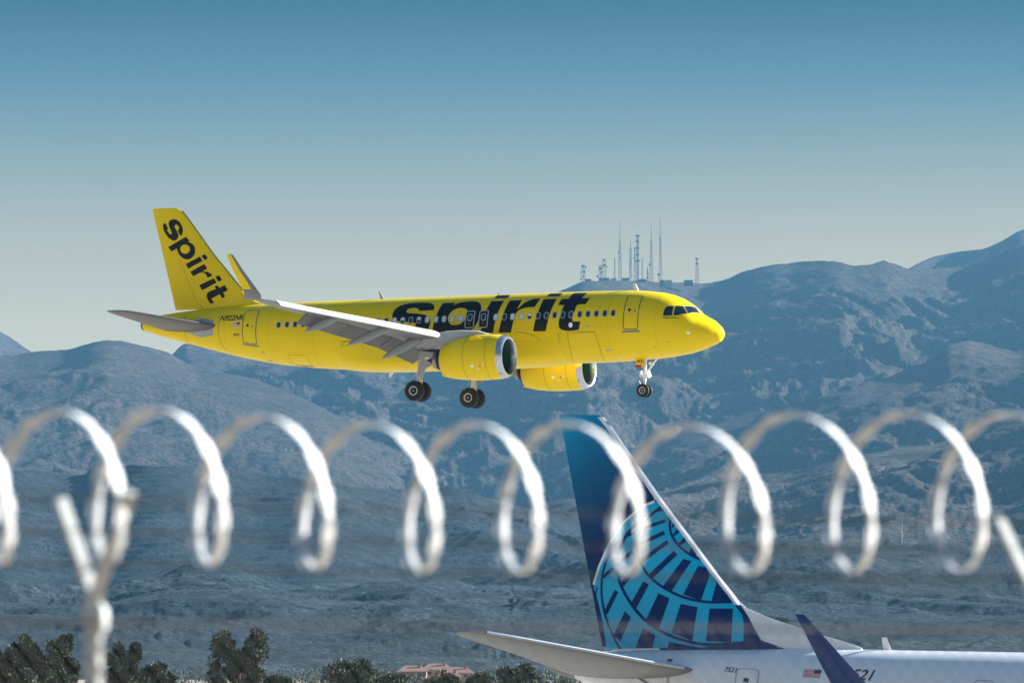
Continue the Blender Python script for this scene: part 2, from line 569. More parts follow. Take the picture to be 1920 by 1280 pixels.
# outlines of printed markings in airframe coordinates (station, angle) or (station, height)
BODY_LETTERS = [[[(20.302,1.0966), (20.299,0.9978), (20.21,0.8712), (20.02,0.7562), (19.701,0.6753), (19.314,0.638), (18.873,0.6273), (18.412,0.6436),
    (18.087,0.679), (17.855,0.7549), (17.743,0.8391), (17.717,0.9023), (17.721,0.9684), (18.625,0.973), (18.681,0.9225), (18.817,0.8801), (19.02,0.8556),
    (19.274,0.8691), (19.43,0.9221), (19.463,0.9853), (19.383,1.0273), (19.217,1.0447), (18.605,1.075), (18.212,1.1204), (17.932,1.1946), (17.805,1.2855),
    (17.802,1.3962), (17.883,1.5199), (18.013,1.6164), (18.278,1.6779), (18.653,1.6935), (19.627,1.6791), (20.522,1.6606), (20.466,1.5133), (20.376,1.4354),
    (18.877,1.4582), (18.747,1.4371), (18.704,1.391), (18.817,1.3485), (19.462,1.3072), (20.069,1.2751), (20.232,1.2365)]],[[(17.275,0.6926), (16.49,0.6945),
    (16.541,0.8157), (16.334,0.7339), (16.068,0.6858), (15.677,0.6595), (15.302,0.6645), (15.01,0.713), (14.82,0.8071), (14.692,0.9459), (14.648,1.106),
    (14.69,1.2668), (14.791,1.4023), (14.966,1.5316), (15.19,1.6263), (15.45,1.6713), (15.786,1.6858), (16.786,1.6773), (16.879,1.7813), (16.976,1.8799),
    (17.809,1.8667), (17.718,1.7192), (17.62,1.5568), (17.547,1.3582), (17.445,1.1298), (17.353,0.8901)],[(16.664,1.3044), (16.7,1.2345), (16.67,1.1618),
    (16.573,1.0711), (16.411,0.9831), (16.176,0.9324), (15.922,0.923), (15.681,0.9566), (15.545,1.0214), (15.511,1.1279), (15.543,1.2538), (15.669,1.3548),
    (15.863,1.4268), (16.118,1.4565), (16.379,1.4475), (16.551,1.4)]],[[(14.115,0.2771), (13.257,0.3055), (13.299,0.555), (14.124,0.5415)]],[[(14.203,0.6891),
    (13.391,0.6878), (13.425,0.8388), (13.5,1.0103), (13.574,1.198), (13.641,1.3707), (13.717,1.5348), (13.782,1.7046), (14.582,1.6958), (14.511,1.5388),
    (14.442,1.3405), (14.368,1.0924), (14.269,0.9122)]],[[(13.035,0.6936), (12.247,0.6877), (12.302,0.8661), (12.375,1.0551), (12.219,0.954), (12.063,0.8352),
    (11.83,0.7327), (11.551,0.6552), (11.145,0.6315), (11.184,0.7971), (11.285,0.9878), (11.651,0.9865), (11.972,1.0099), (12.172,1.0553), (12.347,1.1273),
    (12.413,1.2001), (12.442,1.304), (12.528,1.4541), (12.596,1.6005), (12.662,1.7216), (13.432,1.7098), (13.369,1.5724), (13.285,1.4098), (13.217,1.2218),
    (13.126,1.0188), (13.078,0.8611)]],[[(10.758,0.2966), (9.941,0.3307), (10.007,0.5545), (10.803,0.544)]],[[(10.888,0.6856), (10.084,0.6809),
    (10.123,0.8901), (10.207,1.1091), (10.289,1.3222), (10.375,1.5198), (10.477,1.7131), (11.263,1.7048), (11.199,1.5564), (11.109,1.3591), (11.016,1.151),
    (10.94,0.9389)]],[[(9.241,0.3581), (8.37,0.3741), (8.501,0.7008), (7.974,0.6982), (8.109,0.94), (8.648,0.9561), (8.716,1.1367), (8.807,1.3455),
    (8.812,1.429), (8.736,1.4663), (8.301,1.4777), (8.398,1.7042), (8.78,1.7224), (9.146,1.72), (9.432,1.6925), (9.592,1.6367), (9.651,1.5467), (9.644,1.4483),
    (9.585,1.2818), (9.513,1.1035), (9.451,0.9551), (9.84,0.9435), (9.757,0.7045), (9.32,0.702)]]]
FIN_LETTERS = [[[(36.097,7.101), (36.215,7.08), (36.273,6.972), (36.255,6.803), (36.166,6.579), (36.001,6.347), (35.8,6.156), (35.565,6.042),
    (35.37,6.045), (35.253,6.145), (35.189,6.263), (35.212,6.421), (35.342,6.662), (35.449,6.85), (35.431,6.954), (35.331,6.987), (35.213,6.909),
    (35.137,6.759), (35.248,6.617), (35.036,6.263), (34.919,6.436), (34.884,6.618), (34.961,6.884), (35.108,7.115), (35.314,7.265), (35.549,7.311),
    (35.755,7.256), (35.861,7.145), (35.855,6.955), (35.725,6.651), (35.648,6.491), (35.695,6.403), (35.801,6.444), (35.931,6.591), (36.008,6.699),
    (35.89,6.747)]],[[(35.911,5.661), (34.683,6.228), (34.43,5.972), (34.518,5.913), (34.283,5.809), (34.107,5.62), (34.048,5.382), (34.095,5.148),
    (34.253,4.971), (34.458,4.874), (34.692,4.882), (34.957,4.997), (35.163,5.214), (35.269,5.428), (35.311,5.55), (35.681,5.375)],[(34.4,5.474),
    (34.425,5.37), (34.498,5.285), (34.606,5.23), (34.734,5.214), (34.862,5.239), (34.971,5.302), (35.044,5.393), (35.07,5.499), (35.044,5.602),
    (34.972,5.688), (34.863,5.743), (34.735,5.759), (34.607,5.733), (34.498,5.67), (34.426,5.579)]],[[(33.626,5.042), (33.404,5.149), (33.198,4.88),
    (33.415,4.773)]],[[(34.692,4.594), (33.725,5.004), (33.549,4.736), (34.515,4.31)]],[[(34.38,4.112), (33.432,4.548), (33.215,4.279), (33.548,4.108),
    (33.285,4.083), (33.022,3.985), (32.875,3.86), (33.179,3.703), (33.285,3.89), (33.46,4.027), (33.694,4.045), (34.163,3.842)]],[[(32.671,3.748),
    (32.437,3.844), (32.233,3.555), (32.466,3.454)]],[[(33.769,3.295), (32.77,3.678), (32.583,3.411), (33.558,2.985)]],[[(32.046,3.235), (31.824,2.936),
    (32.144,2.79), (31.998,2.54), (32.22,2.469), (32.36,2.699), (32.903,2.482), (32.92,2.415), (32.739,2.237), (32.961,2.145), (33.154,2.371), (33.253,2.609),
    (33.224,2.775), (33.049,2.905), (32.611,3.031), (32.728,3.165), (32.524,3.247), (32.396,3.086)]]]
WINDOW_ST = [6.29,6.809,7.332,7.851,8.369,8.914,9.424,9.938,10.456,10.978,11.508,12.033,12.586,13.094,13.647,15.864,16.406,16.934,17.443,18.007,18.542,19.063,19.585,20.106,20.637,21.166,21.694,22.225,22.753,23.284,23.811,24.347,24.883,25.423,26.033,26.578,27.123,27.686]
COCKPIT = [[(3.26,1.2937), (3.261,1.1517), (3.222,1.0303), (3.12,0.9365), (2.819,0.8549), (2.805,1.2299)],[(2.683,1.1991), (2.691,0.8056), (2.382,0.6628),
    (2.05,0.8858), (2.444,1.1271)],[(2.283,0.6313), (1.918,0.0554), (1.558,0.2596), (1.947,0.8141), (2.028,0.7889)]]
STAB_PLATE = [(32.284,1.2027), (32.307,1.8581), (33.233,2.0748), (34.148,1.9173), (34.795,1.733), (34.296,1.4801), (33.915,1.2922), (33.495,1.1561),
    (33.159,1.0928)]
SEAMS = [[(26.754,2.142), (25.882,2.1164), (26.357,-3.1251)],[(23.535,1.8226), (23.669,2.4428), (23.889,2.9094)],[(23.535,1.8226),
    (22.559,1.7942)],[(9.124,1.7666), (7.395,1.7777)],[(7.395,1.7777), (7.259,2.231), (7.407,2.88)],[(9.124,1.7666), (9.118,2.2858),
    (9.427,2.9814)],[(34.445,0.7623), (34.328,1.504), (34.381,2.609)],[(12.394,1.703), (11.762,1.7423), (11.178,1.8413), (10.727,2.018)],[(10.879,2.431),
    (11.294,2.6372), (12.04,2.8536)]]
MARKS = [(1.886,1.7775), (8.905,1.5619), (7.874,1.615), (6.805,2.3679), (28.984,2.3091), (28.789,2.75), (26.683,2.9808), (6.216,2.4855), (3.116,2.1828),
    (3.952,2.3564), (1.039,2.2214), (2.613,2.877)]
GLOBE = [(38.443,6.517), (39.144,6.225), (39.711,5.748), (40.187,5.084), (40.529,4.388), (40.705,3.842), (40.6,3.493), (40.408,2.795), (40.235,1.885),
    (36.996,1.987), (35.647,2.164), (35.7,3.169), (35.798,3.31), (36.467,4.158), (36.915,4.725), (37.632,5.538), (38.082,6.088)]
GLOBE_RIM = [(38.443,6.55), (39.145,6.258), (39.712,5.78), (40.187,5.117), (40.529,4.417), (40.714,3.863)]
ARCS = [([(38.038,6.088), (38.157,5.882), (38.162,5.657), (38.068,5.37), (37.798,5.044), (37.442,4.802), (37.089,4.662), (36.803,4.604)],0.075),
    ([(38.308,6.403), (38.7,6.104), (39.003,5.773), (39.173,5.402), (39.209,4.99), (39.122,4.621), (38.885,4.233), (38.481,3.897), (38.036,3.661),
    (37.506,3.471), (36.89,3.377), (36.279,3.377), (35.844,3.423)],0.08333333333333333), ([(38.963,6.02), (39.398,5.626), (39.658,5.295), (39.841,4.902),
    (39.899,4.449), (39.809,3.956), (39.534,3.466), (39.171,3.019), (38.722,2.656), (38.188,2.377), (37.569,2.182), (36.954,2.082), (36.43,2.078),
    (35.603,2.124)],0.1), ([(39.943,5.128), (40.223,4.692), (40.384,4.279), (40.437,3.784), (40.386,3.249), (40.22,2.716), (39.998,2.267),
    (39.769,1.892)],0.075), ([(40.654,3.513), (40.589,3.802)],0.05), ([(38.612,6.146), (38.217,6.223)],0.058333333333333334), ([(39.044,5.609),
    (38.32,5.852)],0.1), ([(39.167,5.106), (38.326,5.491)],0.125), ([(39.047,4.622), (38.211,5.205)],0.13333333333333333), ([(38.742,4.141),
    (37.936,4.871)],0.175), ([(38.105,5.924), (37.992,5.966)],0.05), ([(38.109,5.665), (37.847,5.749)],0.06666666666666667), ([(38.034,5.411),
    (37.643,5.652)],0.075), ([(37.844,5.134), (37.408,5.335)],0.10833333333333334), ([(39.549,5.391), (39.298,5.483)],0.09166666666666666), ([(39.886,4.49),
    (39.375,4.898)],0.125), ([(39.762,3.825), (39.22,4.415)],0.15), ([(40.39,4.093), (40.039,4.373)],0.10833333333333334), ([(40.288,2.982),
    (39.915,3.675)],0.15)]
QUADS = [[(38.326,3.838), (38.028,3.698), (37.417,4.618), (37.682,4.685)],[(37.648,3.592), (37.057,3.408), (36.756,4.412),
    (37.195,4.477)],[(36.716,3.412), (35.844,3.423), (36.067,3.734), (36.555,4.157)],[(37.509,4.863), (37.332,4.762), (37.202,4.866),
    (37.307,5.057)],[(39.441,3.261), (39.261,3.087), (38.803,3.885), (38.991,3.986)],[(38.88,2.817), (38.455,2.516), (38.099,3.464),
    (38.476,3.623)],[(38.013,2.4), (37.306,2.186), (37.163,3.21), (37.722,3.305)],[(36.855,2.173), (36.03,2.146), (36.031,3.185),
    (36.769,3.174)],[(39.999,2.308), (39.765,2.127), (39.403,2.872), (39.614,3.053)],[(39.238,1.918), (38.664,1.931), (38.562,2.322),
    (38.985,2.549)],[(38.136,1.948), (38.096,2.133), (37.567,2.06), (37.04,1.978)]]

# ------------------------------------------------------------------ yellow airliner
YEL = paint('yellow_paint', (0.83, 0.592, 0.002), 0.35, var=0.03, scale=0.7, coat=0.10, spec=0.14)
BLK = paint('black_paint', (0.008, 0.008, 0.010), 0.35, var=0.1, spec=0.22)
GREY = paint('grey_wing_paint', (0.17, 0.168, 0.165), 0.4, var=0.08, scale=1.2)
DGREY = paint('dark_grey_paint', (0.16, 0.16, 0.165), 0.45, var=0.1)
LGREY = paint('light_grey_paint', (0.35, 0.37, 0.38), 0.4, var=0.05)
WHITE = paint('white_paint', (0.80, 0.80, 0.79), 0.35, var=0.04)
METAL = paint('polished_lip', (0.52, 0.54, 0.57), 0.26, metal=0.9, var=0.04)
TITAN = paint('titanium', (0.30, 0.27, 0.25), 0.4, metal=0.85, var=0.2, scale=6)
SOOT_SHADE = paint('soot_shade_black', (0.02, 0.02, 0.022), 0.6, var=0.2)  # exhaust black, also laid in for shade behind fans and in flap gaps
RUBBER = paint('tyre_rubber', (0.018, 0.018, 0.019), 0.75, var=0.2, scale=10)
GLASS = paint('window_glass', (0.01, 0.018, 0.03), 0.06, var=0.2, coat=0.6)
SHADE = paint('window_shade', (0.62, 0.68, 0.74), 0.3, var=0.05, coat=0.4)
SEAL = paint('door_seal', (0.10, 0.10, 0.09), 0.5)
SEAM = paint('panel_seam', (0.22, 0.16, 0.01), 0.5)
RED = paint('red_paint', (0.45, 0.03, 0.02), 0.4)
GREEN = paint('acoustic_liner', (0.03, 0.10, 0.06), 0.5)
STEEL = paint('gear_steel', (0.55, 0.55, 0.55), 0.35, metal=0.5, var=0.1, scale=8)
FLAGP = paint('flag_white', (0.75, 0.66, 0.68), 0.4)
FLAGB = paint('flag_blue', (0.02, 0.025, 0.08), 0.4)
LAMP = paint('lamp_glass', (0.9, 0.92, 0.95), 0.08, coat=0.5)

ZT = [(.2, -.6), (.26, -.45), (.41, -.21), (.81, .14), (1.3, .4), (1.56, .56), (1.85, .84), (2.28, 1.19), (2.77, 1.48), (3.26, 1.68), (3.92, 1.84), (4.91, 1.97), (5.84, 2.04), (8, 2.07), (12, 2.08), (22, 2.08), (26, 2.07), (30, 2.03), (32.2, 1.98), (33.6, 1.87), (35.4, 1.72), (36.6, 1.58), (37.5, 1.38)]
ZB = [(.2, -.62), (.26, -.8), (.42, -1.04), (.81, -1.25), (1.47, -1.49), (2.29, -1.71), (3.45, -1.87), (4.44, -1.95), (5.86, -2.02), (7.1, -2.06), (9.4, -2.07), (22.3, -2.07), (24.46, -1.98), (25.85, -1.88), (27.95, -1.65), (29.36, -1.42), (31.13, -1.05), (32.9, -.6), (34.3, -.22), (35.4, .07), (36.5, .37), (37.5, .7)]
WW = [(.2, .01), (.26, .2), (.42, .43), (.81, .78), (1.3, 1.1), (2, 1.44), (3, 1.74), (4, 1.88), (5, 1.95), (6, 1.975), (24, 1.975), (26, 1.93), (28, 1.8), (30, 1.58), (32, 1.3), (34, .97), (36, .62), (37.5, .33)]


def fus(s):
    t, b = lerp_t(ZT, s), lerp_t(ZB, s)
    return (t + b) / 2, (t - b) / 2, lerp_t(WW, s)


def fus_pt(s, a, off=0.0):
    """point on the starboard skin at station s, angle a from the crown"""
    zc, h, w = fus(s)
    return (-s, -(w + off) * math.sin(a), zc + (h + off) * math.cos(a))


OFF = Vector((18.0, 0, 4.25))
A_ROT = Matrix(((0.9135418956371055, 0.4067366430758002, -0.0025510968607341503), (-0.40673505716877645, 0.9135454576426009, 0.0011358215013993996), (0.002792523173742489, 0.0, 0.9999961008995606)))
A_POS = Vector((12.3, 307.0, 25.7))
AIR = empty('yellow_airliner', A_POS - A_ROT @ OFF, A_ROT)
tag(AIR, 'bright yellow twin engine airliner flying low with wheels and flaps down', 'airliner')

st = [.2, .23, .26, .3, .36, .42, .52, .66, .81, 1.0, 1.15, 1.3, 1.43, 1.56, 1.7, 1.85, 2.05, 2.28, 2.5, 2.77, 3.0, 3.26, 3.6, 3.92, 4.4, 4.91, 5.4, 5.84, 6.5, 7.1] + [8 + k for k in range(16)] + [24 + .5 * k for k in range(27)] + [37.3, 37.5]
rings = []
for s in st:
    rings.append([fus_pt(s, 2 * math.pi * k / 72) for k in range(72)])
# smooth the profile a little along its length
ra = np.array(rings)
for it in range(2):
    ra[3:-2] = ra[3:-2] * 0.5 + 0.25 * (ra[2:-3] + ra[4:-1]) if it == 0 else ra[3:-2]
m = MB().loft([[tuple(p) for p in r] for r in rings])
FUS = m.build('fuselage', YEL, AIR, edge=60)
tc = MB().rev([(-37.5, .335), (-37.62, .32), (-37.68, .22), (-37.6, .15)], 'x', (0, 0, 1.04), 20)
tc.build('exhaust_outlet', DGREY, AIR)
# belly fairing
fr = []
for s, k in ((9.6, .0), (10.2, .35), (11, .7), (12, .93), (13.5, 1), (20, 1), (21.5, .93), (22.6, .7), (23.4, .4), (24.2, .0)):
    ring = []
    for j in range(33):
        a = R(112) + R(136) * j / 32
        zc, h, w = fus(s)
        y, z = -w * math.sin(a), zc + h * math.cos(a)
        q = max(0, min(1, (a - R(112)) / R(22))) * max(0, min(1, (R(248) - a) / R(22)))
        e = 0.6
        sy, cz = math.sin(a), math.cos(a)
        by = -math.copysign(abs(sy) ** e, sy) * 2.12
        bz = math.copysign(abs(cz) ** e, cz) * 2.24
        g = k * q
        ring.append((-s, y * 1.003 + (by - y) * g * .9, z + (bz - z) * g * (1 if z < 0 else .3)))
    fr.append(ring)
MB().loft(fr, closed=False, caps=False).build('belly_fairing', YEL, AIR, edge=60)

bmap = lambda off: (lambda x, y: fus_pt(-x, y, off))
CUTS = ((1, 0.06), (0, 1.0))
for L in BODY_LETTERS:
    polys = [[[(-p[0], p[1]) for p in smooth_poly(lp)] for lp in L]]
    decal('letter', flat_bm(polys), bmap(.008), BLK, AIR, CUTS)


def fus_patch(name, P, mat, off=.008, parent=None, it=False):
    q = [(-p[0], p[1]) for p in (smooth_poly(P) if it else P)]
    return decal(name, flat_bm([[q]]), bmap(off), mat, parent or AIR, CUTS)


def fus_line(name, P, w, mat, off=.010, parent=None, closed=False):
    # work in metres: angle * 2 m
    q = [(-p[0], p[1] * 2.0) for p in P]
    bm = flat_bm(stroke(q, w, closed))
    return decal(name, bm, lambda x, y: fus_pt(-x, y / 2.0, off), mat, parent or AIR, ((1, .12), (0, 1.0)))


def fus_text(name, body, s, a, h, mat, shear=.25, spacing=1.0, off=.012):
    bm = text_bm(body, h, shear, spacing)
    zc, hh, w = fus(s)
    z0 = zc + hh * math.cos(a)

    def f(x, y):
        c_, h_, _ = fus(s - x)
        return fus_pt(s - x, math.acos(max(-1, min(1, (z0 + y * .95 - c_) / h_))), off)
    return decal(name, bm, f, mat, AIR, ((1, .12), (0, .6)))


# cabin windows
light = {9: 1, 10: 2, 11: 1, 12: 1, 13: 0, 14: 1}
seqn = [0, 0, 0, 0, 0, 0, 0, 0, 0, 0, 2, 1, 1, 0, 1, 1, 1, 1, 1, 1, 2, 0, 2, 1, 0, 0, 0, 1, 0, 2, 0, 1, 0, 0, 0, 0, 0, 0]
frame_m = paint('window_frame', (0.33, 0.38, 0.37), 0.35)
for i, s in enumerate(WINDOW_ST[:38]):
    zc, h, w = fus(s)
    zz = .62 if s < 26 else .62 + (s - 26) * .004
    a = math.acos(max(-1, min(1, (zz - zc) / h)))
    fm = lambda off: (lambda x, y: fus_pt(s - x, a - y / 2.0, off))
    ex = decal('cabin_window', flat_bm([[rounded(-.152, .152, -.21, .21, .14), rounded(-.115, .115, -.17, .17, .11)[::-1]]]), fm(.014), frame_m, AIR)
    decal('pane', flat_bm([[rounded(-.118, .118, -.173, .173, .112)]]), fm(.010), GLASS, ex)
    if seqn[i]:
        y0 = -.16 if seqn[i] == 1 else 0.0
        decal('shade', flat_bm([[rounded(-.108, .108, y0, .162, .09 if seqn[i] == 1 else .04)]]), fm(.012), SHADE, ex)


def door(name, s0, s1, z0, z1, line, sill=True, porthole=True, mat=None, w=.055):
    zc, h, ww = fus((s0 + s1) / 2)
    a0, a1 = [math.acos(max(-1, min(1, (z - zc) / h))) for z in (z1, z0)]
    P = [(p[0], p[1]) for p in rounded(-s1, -s0, a0 * 2, a1 * 2, .14)]
    d = decal(name, flat_bm([[[(x, y / 2) for x, y in P]]]), bmap(.006), mat or YEL, AIR, CUTS)
    fus_line('door_seal', [(-x, y / 2) for x, y in P], w, line, .012, d, True)
    if sill:
        fus_patch('sill_plate', [(s0 - .1, a1 + .045), (s1 + .1, a1 + .045), (s1 + .1, a1 + .09), (s0 - .1, a1 + .09)], DGREY, .022, d)
    if porthole:
        sm = (s0 + s1) / 2 + .12
        am = a0 + (a1 - a0) * .5
        bm = flat_bm([[[(-sm + x, am + y / 2) for x, y in disc2(0, 0, .085, .1)]]])
        decal('door_window', bm, bmap(.016), GLASS, d)
        fus_patch('door_handle', [(sm - .32, am - .02), (sm - .38, am - .02), (sm - .38, am + .07), (sm - .32, am + .07)], SEAM, .012, d)
        fus_patch('placard', [(sm - .5, am - .03), (sm - .62, am - .03), (sm - .62, am + .05), (sm - .5, am + .05)], FLAGP, .011, d)
    return d


door('passenger_door', 4.75, 5.63, -.33, 1.63, SEAL)
door('passenger_door', 29.25, 30.18, -.38, 1.6, SEAL)
for s in (15.286, 14.423):
    a0, a1 = 1.052, 1.545
    P = rounded(-s - .27, -s + .27, a0 * 2, a1 * 2, .1)
    d = decal('overwing_exit', flat_bm([[[(x, y / 2) for x, y in P]]]), bmap(.011), BLK, AIR, CUTS)
    fus_line('door_seal', [(-x, y / 2) for x, y in P], .07, LGREY, .016, d, True)
    am = 1.25
    bm = flat_bm([[[(-s + x, am + y / 2) for x, y in rounded(-.165, .165, -.23, .23, .15)]]])
    decal('exit_frame', bm, bmap(.016), frame_m, d)
    bm = flat_bm([[[(-s + x, am + y / 2) for x, y in rounded(-.115, .115, -.175, .175, .11)]]])
    decal('exit_window', bm, bmap(.019), GLASS, d)
    fus_patch('exit_marking', [(s - .09, 1.42), (s + .09, 1.42), (s + .09, 1.46), (s - .09, 1.46)], RED, .017, d)
for k, P in enumerate(COCKPIT):
    q = [Vector(p) for p in P]
    c = sum(q, Vector((0, 0))) / len(q)
    f_ = fus_patch('cockpit_window', [tuple(c + (p - c) * 1.10) for p in q], frame_m if k == 2 else SEAL, .010)
    fus_patch('windshield_pane', P, GLASS, .016, f_)
fus_patch('stabilizer_plate', STAB_PLATE, LGREY, .010, None)
fus_text('registration', 'N922NK', 31.87, 1.235, .33, BLK, .3, .92)
fus_text('fleet_number', '4922', 30.87, 1.80, .16, BLK, .3)
fus_text('title', 'AIRBUS A320neo', 3.30, 1.40, .085, BLK, .2)
fl = fus_patch('flag', [(30.88, 1.27), (30.40, 1.27), (30.40, 1.43), (30.88, 1.43)], FLAGP, .010)
fus_patch('flag_canton', [(30.60, 1.27), (30.40, 1.27), (30.40, 1.35), (30.60, 1.35)], FLAGB, .014, fl)
for k in range(4):
    fus_patch('flag_stripe', [(30.88, 1.285 + k * .04), (30.60 if k < 2 else 30.40, 1.285 + k * .04), (30.60 if k < 2 else 30.40, 1.297 + k * .04), (30.88, 1.297 + k * .04)], RED, .013, fl)
for P in SEAMS:
    if max(p[1] for p in P) - min(p[1] for p in P) < 2.2:
        fus_line('panel_seam', P, .028, SEAM, .012)
for P in ([(9.7, 1.77), (9.7, 2.0), (9.72, 2.25)], [(20.5, 1.95), (20.2, 2.2), (20.35, 2.5), (20.8, 2.75)], [(31.9, .9), (31.9, 1.8), (31.7, 2.6)]):
    fus_line('panel_seam', P, .03, SEAM, .012)
for k, (s, a) in enumerate(MARKS):
    r_ = (.11, .13, .12, .16, .12, .16, .18, .05, .07, .07, .07, .06)[k]
    mt = (LAMP, LAMP, LGREY, LGREY, DGREY, DGREY, DGREY, SEAL, SEAL, SEAL, SEAL, SEAL)[k]
    if k in (0, 1):
        P = [(s + x, a + y / 2) for x, y in disc2(0, 0, r_, r_ * 1.1)]
    else:
        P = [(s - r_, a - r_ * .12), (s + r_, a - r_ * .12), (s + r_, a + r_ * .15), (s - r_, a + r_ * .15)]
    fus_patch('light' if k in (0, 1) else 'skin_port', P, mt, .014)
for s0, s1, a0, a1 in ((26.0, 27.3, 2.30, 2.84), (22.2, 23.4, 1.83, 2.6)):
    P = rounded(-s1, -s0, a0 * 2, a1 * 2, .1)
    fus_line('hatch_outline', [(-x, y / 2) for x, y in P], .022, SEAM, .012, None, True)
fus_patch('hatch_sill', [(26.0, 2.86), (27.2, 2.86), (27.2, 2.90), (26.0, 2.90)], SEAL, .016)

JOINT = paint('skin_joint', (0.52, 0.38, 0.004), 0.45)
jp = []
for s in (3.75, 6.6, 9.55, 12.4, 19.2, 22.6, 25.4, 28.4, 31.5, 33.6):
    jp += stroke([(-s, a * 2) for a in np.linspace(.12, 2.9, 24)], .016)
for a in (.55, 1.02, 1.62, 2.2):
    jp += stroke([(-s, a * 2) for s in np.linspace(6.2, 28.5, 40)], .012)
bm = flat_bm(jp)
decal('skin_joints', bm, lambda x, y: fus_pt(-x, y / 2.0, .0045), JOINT, AIR, ((1, .12), (0, 1.0)))['kind'] = 'stuff'

# antennas on crown and belly
def blade(name, s, z0, z1, c0, c1, sweep, mat, t=.05):
    mb = MB()
    mb.loft([foil(s, 0, z0, c0, t / c0 * 2, n=6, camber=0, up=(0, 1, 0)), foil(s + sweep, 0, z1, c1, t / c1, n=6, camber=0, up=(0, 1, 0))])
    return mb.build(name, mat, AIR)


blade('antenna', 21.62, 2.05, 2.52, .28, .10, .3, LGREY)
blade('antenna', 5.45, 1.98, 2.42, .34, .16, .22, WHITE)
blade('antenna', 20.9, -2.05, -2.52, .38, .14, .34, WHITE)
blade('antenna', 34.2, -.3, -.42, .6, .3, .3, LGREY)
MB().rev([(-.02, .02), (0, .05), (.08, .05), (.11, .02)], 'z', (-14.3, 0, 2.06), 8).build('beacon', RED, AIR)
MB().loft([[(-17.3 - k * .32, y, 2.05 + .07 * math.sin(math.pi * k / 4) * (1 - abs(y) / .3)) for y in (-.25, -.12, 0, .12, .25)] for k in range(5)], closed=False, caps=False).build('antenna_dome', LGREY, AIR)

# ---- fin
F_TOP, F_BOT = 8.0, 1.7
F_LE = [(1.7, 28.6), (2.0, 29.3), (2.15, 29.9), (2.62, 30.71), (3.14, 31.13), (5.08, 32.85), (7.4, 34.66), (7.75, 34.94), (7.9, 35.1), (8.0, 35.4)]
F_TE = [(1.7, 35.38), (8.02, 37.02)]


def fin_half(s, z, LE, TE, tc):
    a, b = lerp_t(LE, z), lerp_t(TE, z)
    return naca(max(0.0, min(1.0, (s - a) / (b - a))), tc * min(1.0, 6.0 / (b - a))) * (b - a)


def fin_part(name, LE, TE, z0, z1, q0, q1, mat, parent, tc=.09, nz=26, n=16, zlist=None):
    rings = []
    for i in range(nz + 1):
        z = z0 + (z1 - z0) * i / nz
        a, b = lerp_t(LE, z), lerp_t(TE, z)
        c = b - a
        top = []
        for k in range(n + 1):
            q = q0 + (q1 - q0) * (0.5 - 0.5 * math.cos(math.pi * k / n))
            top.append((a + q * c, naca(q, tc * min(1.0, 6.0 / c)) * c + .002))
        rings.append([(-s, -y, z) for s, y in top] + [(-s, y, z) for s, y in top[::-1]])
    return MB().loft(rings).build(name, mat, parent, edge=50)


FIN = fin_part('tail_fin', F_LE, F_TE, F_BOT, F_TOP, 0, .695, YEL, AIR)
fin_part('rudder', F_LE, F_TE, 1.86, F_TOP, .70, 1.0, YEL, FIN)
finmap = lambda x, z: (x, -fin_half(-x, z, F_LE, F_TE, .09) - .012, z)
for L in FIN_LETTERS:
    decal('letter', flat_bm([[[(-p[0], p[1]) for p in smooth_poly(lp)] for lp in L]]), finmap, BLK, FIN, ((0, .25), (1, .25)))
edge_ = MB()
edge_.tube([(-lerp_t(F_LE, z) + .0, 0, z) for z in np.linspace(2.9, 7.8, 14)], .045, 8)
edge_.build('leading_edge', paint('fin_edge_green', (.06, .09, .04), .4), FIN)

# ---- tailplane
def tailplane(sd):
    rings = []
    for y, s, c, z, tc in ((.75, 31.75, 4.0, .68, .10), (3.0, 33.35, 2.85, 1.0, .095), (5.4, 35.0, 1.75, 1.36, .09), (5.95, 35.5, 1.3, 1.44, .08), (6.2, 36.0, .75, 1.47, .06), (6.26, 36.45, .25, 1.48, .05)):
        rings.append(foil(s, sd * y, z, c, tc, camber=-.008, rot=R(1.0)))
    o = MB().loft(rings).build('tailplane', STABM, AIR)
    return o


STABM = paint('tailplane_grey', (0.105, 0.10, 0.097), 0.45, var=0.1)
for sd in (-1, 1):
    tailplane(sd)

# ---- wings
ZLE = [(1.6, -1.28), (2.3, -1.12), (6.2, -.57), (10, -.05), (13, .34), (16, .76), (16.7, .95)]
SLE = lambda y: 15.35 + .55 * (y - 6.2)
def TE80(y): return lerp_t([(1.6, 17.55), (2.3, 17.55), (6.5, 17.95), (13, 20.3), (13.05, 20.9), (16.7, 22.0)], y)


